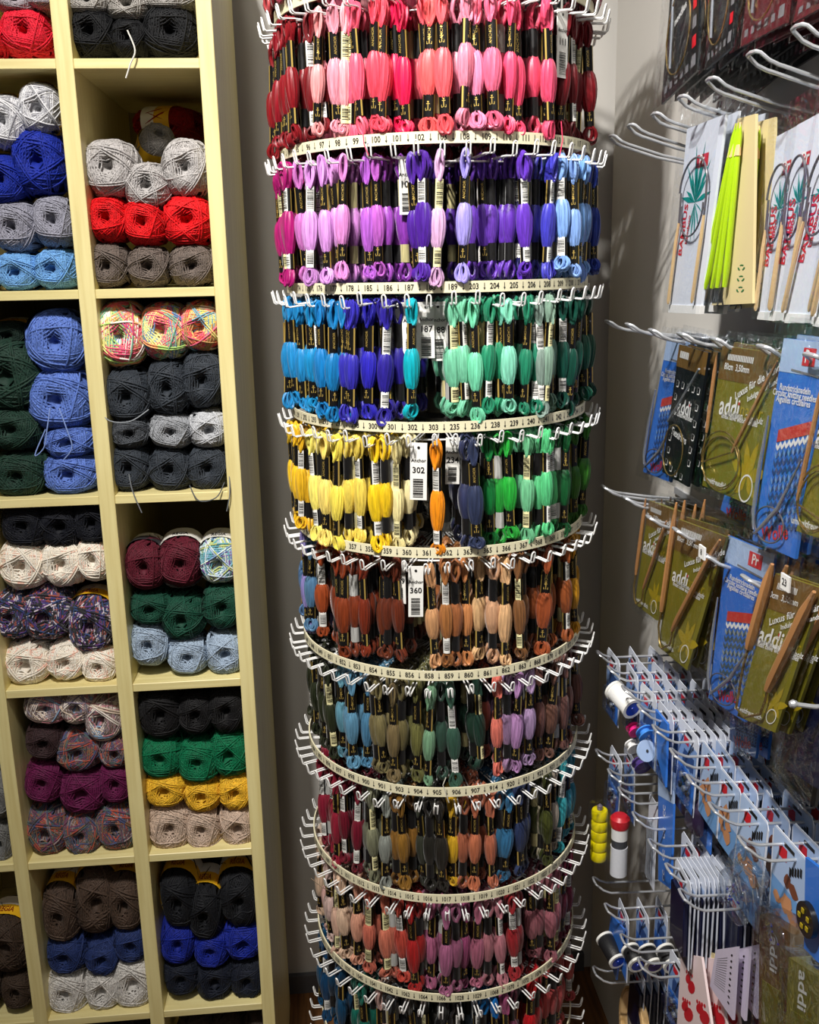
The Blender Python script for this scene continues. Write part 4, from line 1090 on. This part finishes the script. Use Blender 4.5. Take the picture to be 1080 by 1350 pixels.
# lower backs of packs seen between rows
knit_blue([(972, 590), (1010, 600), (990, 700), (950, 672)], .47, 'blue needle pack low behind the second row olive one', n=1, needles=False)
knit_blue([(965, 880), (1008, 900), (996, 1000), (962, 975)], .47, 'blue needle pack hanging lowest behind the large olive one', n=1, needles=False)
for (px, py, t, wh) in [(1036, 768, '23', 'third prong row'), (926, 728, '', 'second prong of the middle row')]:
    q = atX(px, py, .398); o = MB(); o.box((0, 0, 0), (.002, .016, .014), C_wht)
    tv, tf = text_geo(t or '8'); o.add([(-.0013, -v.x * .009, v.y * .009) for v in tv], [f[::-1] for f in tf], M_ink)
    o = o.build('price_tag', smooth=False); o.location = q; tag(o, f'small white size tag clipped on the {wh}', 'tag')
# dark backs of needle packs crowding at the view's edge
for i in range(9):
    X = .43 + i * .011
    p = Pack('needle_pack', [(1072 + i * 5, 765), (1118 + i * 5, 785), (1078 - i * 2, 1040 + (i % 3) * 12), (1028 + i, 1008 + (i % 3) * 10)], X, f'{ordinal(i)} dark edged needle pack crowding beside the ball ended peg', 'needle pack', 'dark needle packs by the ball ended peg')
    p.slab('card', C_black if i % 4 else C_navy); film(p)

# ------------------------------------------------------------------ small notions cards: local frame, face towards -X, y across, z down from the prong
def card_base(w, h, cut=.006):
    def outline(x): return [(x, -w / 2, .028 - cut * 1.3), (x, -w / 2 + cut, .028), (x, w / 2 - cut, .028), (x, w / 2, .028 - cut * 1.3), (x, w / 2, .03 - h), (x, -w / 2, .03 - h)]
    return outline
def small_card(kind):
    o = empty('notions_card', (0, 0, 0)); w, h = (.062, .112)
    if kind == 'photo': w, h = .072, .135
    if kind == 'picture': w, h = .066, .100
    if kind == 'dark': w, h = .060, .125
    if kind == 'paper': w, h = .085, .190
    ol = card_base(w, h)
    b = MB(); A = ol(0); B_ = ol(.0009)
    b.add(A + B_, [tuple(range(6)), tuple(range(6, 12))[::-1]] + [(i, i + 6, (i + 1) % 6 + 6, (i + 1) % 6) for i in range(6)], C_wcard); b.build('card', o, smooth=False)
    def q(y0, z0, y1, z1, m, x=-.0005): pr.add([(x, y0, z0), (x, y1, z0), (x, y1, z1), (x, y0, z1)], [(0, 3, 2, 1)], m)
    pr = MB(); y0, y1 = -w / 2 + .003, w / 2 - .003
    body = {'notion': C_blue, 'photo': C_hdr, 'dark': C_navy, 'spool': C_blue, 'paper': C_kraft, 'feet': C_hdr, 'picture': C_hdr}[kind]
    if kind in ('notion', 'spool'):
        q(y0, .008, y1, -.030, mat('mid_blue_print', (126, 160, 214), .4)); q(y0 + .006, -.006, y1 - .016, -.026, C_knB, -.0007); q(y0, -.030, y1, .03 - h + .001, C_blue)
        q(-.002, .012, .014, .002, C_red, -.0008)
        for k in range(4): q(-.018 + k * .004, .010 - k * .004, -.015 + k * .004, .004 - k * .004, M_ink, -.0008)
        for k in range(3): q(-.016 + k * .012, -.012, -.010 + k * .012, -.028, C_knB, -.0008)
    elif kind == 'dark':
        q(y0, .012, y1, .002, C_hdr); q(-.002, .010, .010, .002, C_red, -.0008); q(y0, .000, y1, .03 - h + .001, C_navy)
    elif kind in ('photo', 'picture'):
        q(y0, .026, y1, -.030, C_hdr); q(y0, -.030, y1, .03 - h + .001, mat('sky_print', (110, 160, 216), .4)); q(.004, .014, .020, .000, C_red, -.0008)
        for k in range(5): q(-.026 + k * .005, .012 - k * .003, -.022 + k * .005, .002 - k * .003, M_ink, -.0009)
        for k in range(9):
            cy, cz = rnd.uniform(-.02, .022), rnd.uniform(-.058, -.016); r1 = rnd.uniform(.006, .011)
            pts = [(-.0009 - k * .00003, cy + r1 * cos(a * pi / 4) * rnd.uniform(.6, 1.2), cz + r1 * sin(a * pi / 4) * rnd.uniform(.6, 1.2)) for a in range(8)]
            pr.add(pts, [tuple(range(8))[::-1]], C_tan if k % 3 else C_choc)
    pr.build('print', o, smooth=False)
    hl = MB(); hl.box((-.0009, 0, .019), (.0004, .020, .004), M_dark); hl.build('hang_slot', o, smooth=False)
    if kind == 'notion':
        bl = MB()
        for k in range(6): bl.lathe([(.0, .0), (.0045, .0), (.0040, -.003), (.0, -.0035)], M_dark if k % 2 else C_steel, 10, c=(-.001, -.012 + .012 * (k % 3), -.044 - .014 * (k // 3)), axis='X', caps=False)
        bl.build('snap_fastener', o); 
        b2 = MB().box((-.005, 0, -.052), (.008, .044, .040), M_blister, bev=.002); b2.build('blister', o)
    if kind == 'photo':
        b2 = MB().box((-.012, 0, -.082), (.022, .056, .046), M_blister, bev=.007); b2.build('blister', o)
        b3 = MB()
        for k in range(16):
            a = (rnd.uniform(-.018, -.006), rnd.uniform(-.018, .018), rnd.uniform(-.096, -.074)); d = Vector((rnd.uniform(-.2, .2), rnd.uniform(-1, 1), rnd.uniform(-1, 1))).normalized() * .007
            b3.tube([Vector(a) - d, Vector(a) + d], .0006, C_steel, 4)
            b3.lathe([(.0, -.0018), (.0016, 0), (.0, .0018)], mat('blue_pin_head', (30, 50, 160), .3), 8, c=Vector(a) + d, axis='X', caps=False)
        b3.build('pin', o)
    if kind == 'dark':
        bl = MB().box((-.0035, 0, -.040), (.006, .050, .078), C_navy, bev=.001); bl.build('needle_sachet', o)
    return o
def place_cards(kind, row, hook, n, x0, dx, label, dz=0, dy=0):
    y, z = ROWS[row][3][hook]
    for i in range(n):
        o = small_card(kind) if (kind not in _cp) else copy_tree(_cp[kind])
        _cp.setdefault(kind, o)
        o.location = (x0 + dx * i, y + dy + rnd.uniform(-.002, .002), z - .019 + .002 + dz)
        o.rotation_euler = (rnd.uniform(-.05, .05), rnd.uniform(-.04, .03), rnd.uniform(-.05, .05))
        tag(o, f'{label}, {ordinal(i)} from the prong tip', 'card', label)
_cp = {}
place_cards('notion', 3, 0, 3, .425, .033, 'white topped blue card on the prong nearest the corner')
place_cards('notion', 3, 1, 5, .436, .020, 'white topped blue notions card above the white thread spool')
place_cards('notion', 3, 2, 6, .436, .018, 'white topped blue notions card behind the white thread spool')
place_cards('notion', 3, 3, 8, .436, .013, 'white topped card halfway along the crowded prongs')
place_cards('notion', 3, 4, 8, .446, .012, 'white topped notions card above the dark purple blister')
place_cards('picture', 3, 5, 5, .450, .018, 'picture fronted card above the pin boxes')
place_cards('picture', 3, 6, 5, .450, .018, 'picture fronted card in the middle of the near prongs')
place_cards('photo', 3, 7, 4, .448, .026, 'hand picture card with clear pin box')
place_cards('photo', 3, 8, 4, .452, .022, 'hand picture card nearest the camera')
place_cards('notion', 4, 0, 2, .430, .022, 'white topped needle card beside the yellow spool tube')
place_cards('notion', 4, 4, 5, .455, .014, 'white topped small card above the navy sachets')
place_cards('dark', 4, 5, 17, .420, .006, 'white topped navy sachet card in the tight stack')
place_cards('dark', 4, 6, 6, .470, .010, 'navy sachet card behind the clear pin boxes')
place_cards('spool', 5, 1, 3, .428, .030, 'blue card holding a black thread spool')
place_cards('dark', 6, 0, 5, .475, .012, 'dark card above the wooden hoop')
place_cards('notion', 5, 3, 3, .455, .020, 'blue notions card behind the sewing templates')

# thread spools carried by the blue cards
def spool(loc, axis, body, core, label, L=.046, r=.0135):
    o = empty('thread_spool', loc); o.rotation_euler = Vector(axis).to_track_quat('Z', 'Y').to_euler()
    MB().lathe([(r * .9, -L / 2 + .003), (r, -L / 2 + .005), (r, L / 2 - .005), (r * .9, L / 2 - .003)], body, 28).build('wound_thread', o)
    for s in (-1, 1):
        MB().lathe([(r * .62, s * (L / 2 - .004)), (r * 1.08, s * (L / 2 - .004)), (r * 1.08, s * (L / 2)), (r * .78, s * (L / 2))], M_paper, 28, caps=False).build('rim', o)
    MB().lathe([(r * .84, L / 2 - .0005), (r * .66, L / 2 - .0022), (r * .25, L / 2 - .0022), (r * .18, L / 2 + .0005), (0.0001, L / 2 + .0005)], core, 24, caps=True).build('hub_cap', o)
    tag(o, label, 'spool'); return o
C_core = mat('royal_blue_plastic', (20, 52, 170), .25, coat=.4); C_spw = mat('white_thread', (238, 238, 236), .5, bump=.4, scale=500); C_spb = mat('black_thread', (28, 28, 30), .5, bump=.4, scale=500); C_pur = mat('violet_plastic', (78, 56, 130), .25, coat=.4)
AX = Vector((.30, -.90, -.24))
spool(atX(822, 922, .415), AX, C_spw, C_core, 'white thread spool with blue core jutting beside the rack', .048, .0150)
spool(atX(806, 1252, .412), (.22, -.92, -.26), C_spb, C_core, 'black thread spool with blue core nearest the rack')
spool(atX(836, 1262, .432), (.12, -.95, -.22), C_spb, C_core, 'second black thread spool in the row of four', .030)
spool(atX(858, 1263, .452), (.10, -.95, -.22), C_spb, C_pur, 'third black thread spool in the row of four', .030)
spool(atX(882, 1263, .472), (.10, -.95, -.22), C_spb, C_pur, 'black thread spool farthest from the rack in the row of four', .030)
# blue triangular backing cards behind the spools
for i, (cs, X, lb) in enumerate([([(864, 935), (880, 955), (877, 1038), (867, 1000)], .425, 'bright blue card edge behind the pink bobbins'), ([(806, 1205), (822, 1225), (812, 1292), (800, 1250)], .42, 'bright blue card with pointed end behind the black spool')]):
    p = Pack('notions_card', cs, X, lb, 'card'); p.slab('card', C_blue)
# pack of bobbins: pink, white, violet discs in a clear bag
bag = empty('bobbin_bag', atX(848, 985, .43)); tag(bag, 'clear bag of pink, white and violet bobbins below the white spool', 'bobbin pack')
for (px, py, r, m) in [(836, 962, .0105, mat('magenta_plastic', (226, 40, 130), .3, coat=.3)), (852, 968, .013, mat('sky_plastic', (70, 140, 224), .3, coat=.3)), (846, 1008, .013, C_pur), (834, 984, .010, C_wht)]:
    q = atX(px, py, .43) - bag.location; b = MB()
    b.lathe([(r * .3, -.006), (r, -.006), (r, -.004), (r * .6, -.004), (r * .6, .004), (r, .004), (r, .006), (r * .3, .006)], m, 20, axis='Y'); x = b.build('bobbin', bag); x.location = q; x.rotation_euler = (.4, .3, .3)
q = atX(853, 990, .425) - bag.location; b = MB(); b.lathe([(.004, 0), (.0150, 0), (.0150, .003), (.004, .003)], C_hdr, 28, axis='Y'); b.lathe([(.0, -.001), (.0022, -.001)], C_dgry, 12, axis='Y', caps=False)
x = b.build('disc', bag); x.location = q; x.rotation_euler = (-.35, 0, .35)
MB().box((0, 0, 0), (.030, .036, .062), M_clear, bev=.010).build('clear_sleeve', bag)
# yellow tube of stacked spools
tb = empty('spool_tube', atX(790, 1100, .40)); tag(tb, 'tube of five bright yellow spools standing out beside the rack', 'spool pack')
M_yel = mat('bright_yellow_plastic', (238, 220, 10), .3, coat=.4)
H = (atX(790, 1068, .40) - atX(790, 1138, .40)).z
for k in range(5):
    zc = H / 2 - H * (k + .5) / 5; r = .0128; hh = H / 10 - .0006
    b = MB(); b.lathe([(.0, -hh), (r * .9, -hh), (r, -hh * .7), (r, hh * .7), (r * .9, hh), (.0, hh)], M_yel, 28, c=(0, 0, zc), caps=False); b.build('yellow_spool', tb)
MB().lathe([(.0, H / 2), (.0045, H / 2), (.0045, H / 2 + .006), (.0, H / 2 + .010)], mat('smoky_stopper', (110, 100, 110), .2, coat=.4), 14, caps=False).build('stopper', tb)
MB().box((0, 0, .004), (.030, .030, H + .014), M_clear, bev=.004).build('clear_box', tb)
# long clear tube bag with red capped bobbins
lb = empty('bobbin_tube', atX(817, 1100, .42)); tag(lb, 'long clear bag with a red capped tube of bobbins', 'bobbin pack')
def rel(px, py, X=.42): return atX(px, py, X) - lb.location
zt = rel(817, 1072).z; zb_ = rel(817, 1160).z; hh = zt - zb_
MB().lathe([(.0, zt), (.010, zt - .001), (.0148, zt - .006), (.0148, zt - .015), (.013, zt - .021), (.0, zt - .021)], C_red, 28, caps=False).build('red_cap', lb)
MB().lathe([(.0125, zt - .021), (.0125, zt - .040)], C_wht, 28).build('white_bobbin', lb)
MB().lathe([(.0120, zt - .040), (.0120, zt - .053)], C_dgry, 28).build('grey_bobbin', lb)
MB().lathe([(.0130, zt - .053), (.0130, zb_ + .006)], mat('satin_white_plastic', (226, 228, 234), .3, coat=.3), 28).build('white_bobbin', lb)
MB().box((0, 0, .01), (.034, .04, hh + .075), M_clear, bev=.004).build('clear_sleeve', lb)
# clear tube with pins/steel tools
st = empty('pin_tube', atX(856, 1110, .45)); tag(st, 'clear bag of long steel pins on a white card', 'pin pack')
b = MB()
for k in range(7): b.tube([(0, -.012 + k * .004, .03), (rnd.uniform(-.003, .003), -.010 + k * .0035, -.055)], .0013, C_steel, 6)
b.build('steel_pin', st)
MB().box((.004, 0, .0), (.001, .036, .14), C_wcard).build('card', st, smooth=False)
MB().box((-.004, 0, -.012), (.012, .034, .095), M_clear, bev=.004).build('clear_tube', st)
# blue card with white cc shapes
p = Pack('notions_card', [(868, 1048), (888, 1060), (884, 1172), (868, 1160)], .44, 'blue card with rows of white hook and eye symbols', 'card')
p.slab('card', C_blue); p.slab('header', C_hdr, 0, -.35, 1, .0, -.002, .0003); b = MB()
for v in (.14, .40, .66, .90): p.text(b, 'CC', .45, v, .012, C_wht, rot=pi / 2)
b.build('print', p.o, smooth=False)
# dark purple blisters between cards
for i, (px, py) in enumerate([(885, 1010), (905, 1050), (918, 1075)]):
    o = empty('purple_blister', atX(px, py, .455)); tag(o, f'{ordinal(i)} dark violet blister pack among the notions cards', 'blister pack', 'violet blister packs')
    MB().box((0, 0, 0), (.020, .042, .05), mat('dark_violet_felt', (42, 30, 58), .35, coat=.5), bev=.008).build('violet_pad', o); MB().box((.012, 0, 0), (.001, .05, .085), C_blue).build('card', o, smooth=False)
# clear pin box jutting out under the near cards
o = empty('pin_box', atX(985, 1150, .415)); tag(o, 'tilted clear plastic pin box jutting out above the sachets', 'pin box'); o.rotation_euler = (.5, 0, 0)
MB().box((0, 0, 0), (.030, .050, .045), M_blister, bev=.008).build('clear_box', o)
b = MB()
for k in range(20):
    a = Vector((rnd.uniform(-.01, .01), rnd.uniform(-.018, .018), rnd.uniform(-.018, 0))); b.tube([a, a + Vector((0, rnd.uniform(-.012, .012), rnd.uniform(-.01, .01)))], .0006, C_steel, 4)
b.build('pin', o)
# red footprints card
p = Pack('sewing_card', [(898, 1256), (925, 1262), (944, 1352), (893, 1344)], .43, 'white card printed with red footprints', 'card')
p.P[2] = p.P[2] + Vector((0, .0, -.03)); p.P[3] = p.P[3] + Vector((0, 0, -.03))
p.slab('card', mat('pinkish_card', (244, 222, 222), .45)); b = MB()
for (u, v, s_) in [(.42, .30, 1), (.30, .62, 1.1), (.78, .62, 1.1), (.62, .92, 1.1)]:
    def blob(cu, cv, ru, rv, n=12): p.poly(b, [(cu + ru * s_ * cos(2 * pi * i / n), cv + rv * s_ * sin(2 * pi * i / n)) for i in range(n)], C_red)
    blob(u + .06, v + .07, .13, .075); blob(u - .06, v - .02, .10, .055)
    for k in range(4): blob(u - .12 + k * .075, v - .10 + k * .012, .030, .022, 8)
b.build('footprint', p.o, smooth=False); p.copies(2, .018, 'red footprint cards')
# lilac perforated template sheets
p = Pack('template_sheet', [(944, 1252), (972, 1248), (966, 1345), (936, 1300)], .43, 'lilac ruled template sheet with a column of black holes', 'template')
p.slab('sheet', mat('lilac_paper', (214, 204, 226), .45)); b = MB()
for k in range(14): p.poly(b, [(.15, .22 + k * .045), (.62, .16 + k * .045), (.62, .168 + k * .045), (.15, .228 + k * .045)], C_gry)
for k in range(9): p.poly(b, [(.80 + .045 * cos(2 * pi * i / 8), .12 + k * .09 + .018 * sin(2 * pi * i / 8)) for i in range(8)], M_ink)
b.build('print', p.o, smooth=False); p.copies(2, .014, 'lilac template sheets')
# cream slips
p = Pack('sewing_card', [(926, 1252), (942, 1258), (944, 1330), (922, 1320)], .45, 'cream folded card between footprints and lilac sheets', 'card'); p.slab('card', C_kraft)
# wooden embroidery hoop
o = empty('embroidery_hoop', atX(836, 1352, .47), (0, .1, 0)); tag(o, 'pale wooden embroidery hoop hanging above the skirting', 'embroidery hoop')
for r0, nm in ((.058, 'outer_hoop'), (.053, 'inner_hoop')):
    b = MB(); b.lathe([(r0 - .002, -.006), (r0 + .002, -.006), (r0 + .002, .006), (r0 - .002, .006), (r0 - .002, -.006)], wood('hoop_wood_' + nm, (206, 164, 104), (226, 190, 136), .4), 56, axis='X', caps=False); b.build(nm, o)
MB().lathe([(.0, -.008), (.003, -.008), (.003, .008), (.0, .008)], C_steel, 10, c=(0, 0, .062), axis='Y', caps=False).build('clamp_screw', o)
# big clear boxes, olive and brown, nearest the camera
for i, (cs, X, m1, lb_) in enumerate([([(1002, 1205), (1046, 1232), (1040, 1400), (1000, 1370)], .44, C_brown, 'tall brown boxed needle set in a clear case'), ([(1040, 1262), (1085, 1290), (1080, 1420), (1034, 1390)], .41, C_olive, 'olive boxed needle set in a clear case at the edge of the view')]):
    p = Pack('needle_box', cs, X, lb_, 'boxed needle set', thick=.028)
    p.slab('carton', m1); b = MB(); p.text(b, 'addi', .45, .25, .024, C_wht, rot=-pi / 2); p.poly(b, [(.2, .4), (.7, .44), (.7, .444), (.2, .404)], C_yel); p.slab('window', C_olive, .12, .5, .8, .95, 0, .0008)
    b.build('print', p.o, smooth=False); p.slab('clear_case', M_blister, -.08, -.10, 1.08, 1.0, -.030, .006)
for i in range(5):
    p = Pack('needle_box', [(978 + i * 7, 1200 - i * 6), (1000 + i * 9, 1215 - i * 6), (990 + i * 6, 1380), (966 + i * 7, 1350)], .50 + i * .006, f'{ordinal(i)} dark slim pack behind the boxed needle sets', 'needle pack', 'dark slim packs'); p.slab('card', C_black if i % 2 == 0 else C_navy)
# rotary cutter wheel on blue card at the view's edge
p = Pack('sewing_card', [(1062, 1130), (1100, 1160), (1100, 1290), (1060, 1250)], .41, 'blue card with a black spoked wheel at the edge of the view', 'card'); p.slab('card', C_blue)
o = MB(); o.lathe([(.0, 0), (.004, 0), (.004, -.003), (.013, -.003), (.013, 0), (.0155, 0), (.0155, -.005), (.0, -.005)], M_dark, 32, axis='X', caps=False)
x = o.build('wheel', p.o); x.location = atX(1068, 1212, .405) - p.o.location
b = MB(); 
for k in range(5): b.box((-.006, .008 * cos(k * 1.2566), .008 * sin(k * 1.2566)), (.001, .004, .004), C_yel)
b.build('wheel_hole', x, smooth=False)

# ------------------------------------------------------------------ loose floss ends
for i, (P, cl, lb_) in enumerate([
    ([(478, 168), (480, 190), (486, 205)], (236, 80, 120), 'pink loose floss end hanging over the top number ring'),
    ([(740, 160), (742, 185), (738, 205)], (236, 60, 100), 'pink loose floss end by the raspberry skeins'),
    ([(408, 60), (402, 38), (414, 60), (430, 68)], (244, 224, 226), 'white thread loop among the pale pink skeins'),
    ([(588, 1025), (584, 1035), (592, 1058)], (220, 216, 200), 'pale loose floss end over the ring below the sage skeins'),
    ([(410, 1158), (425, 1170), (438, 1176)], (150, 130, 110), 'thin brown floss end sticking out near the peach skeins')]):
    pts = []
    W = [atY(px, py, SY - .232 if i not in (2, 4) else SY - .12) for px, py in P]
    b = MB(); b.tube(W, .0007, M_floss, 5); o = b.build('loose_thread'); o.color = srgb(cl); tag(o, lb_, 'thread')
for o in bpy.data.objects:
    if o.name.split('.')[0] == 'trim_1' and o.name != 'trim_1': o.name = 'trim_%d' % (int(o.name.split('.')[1]) + 1)
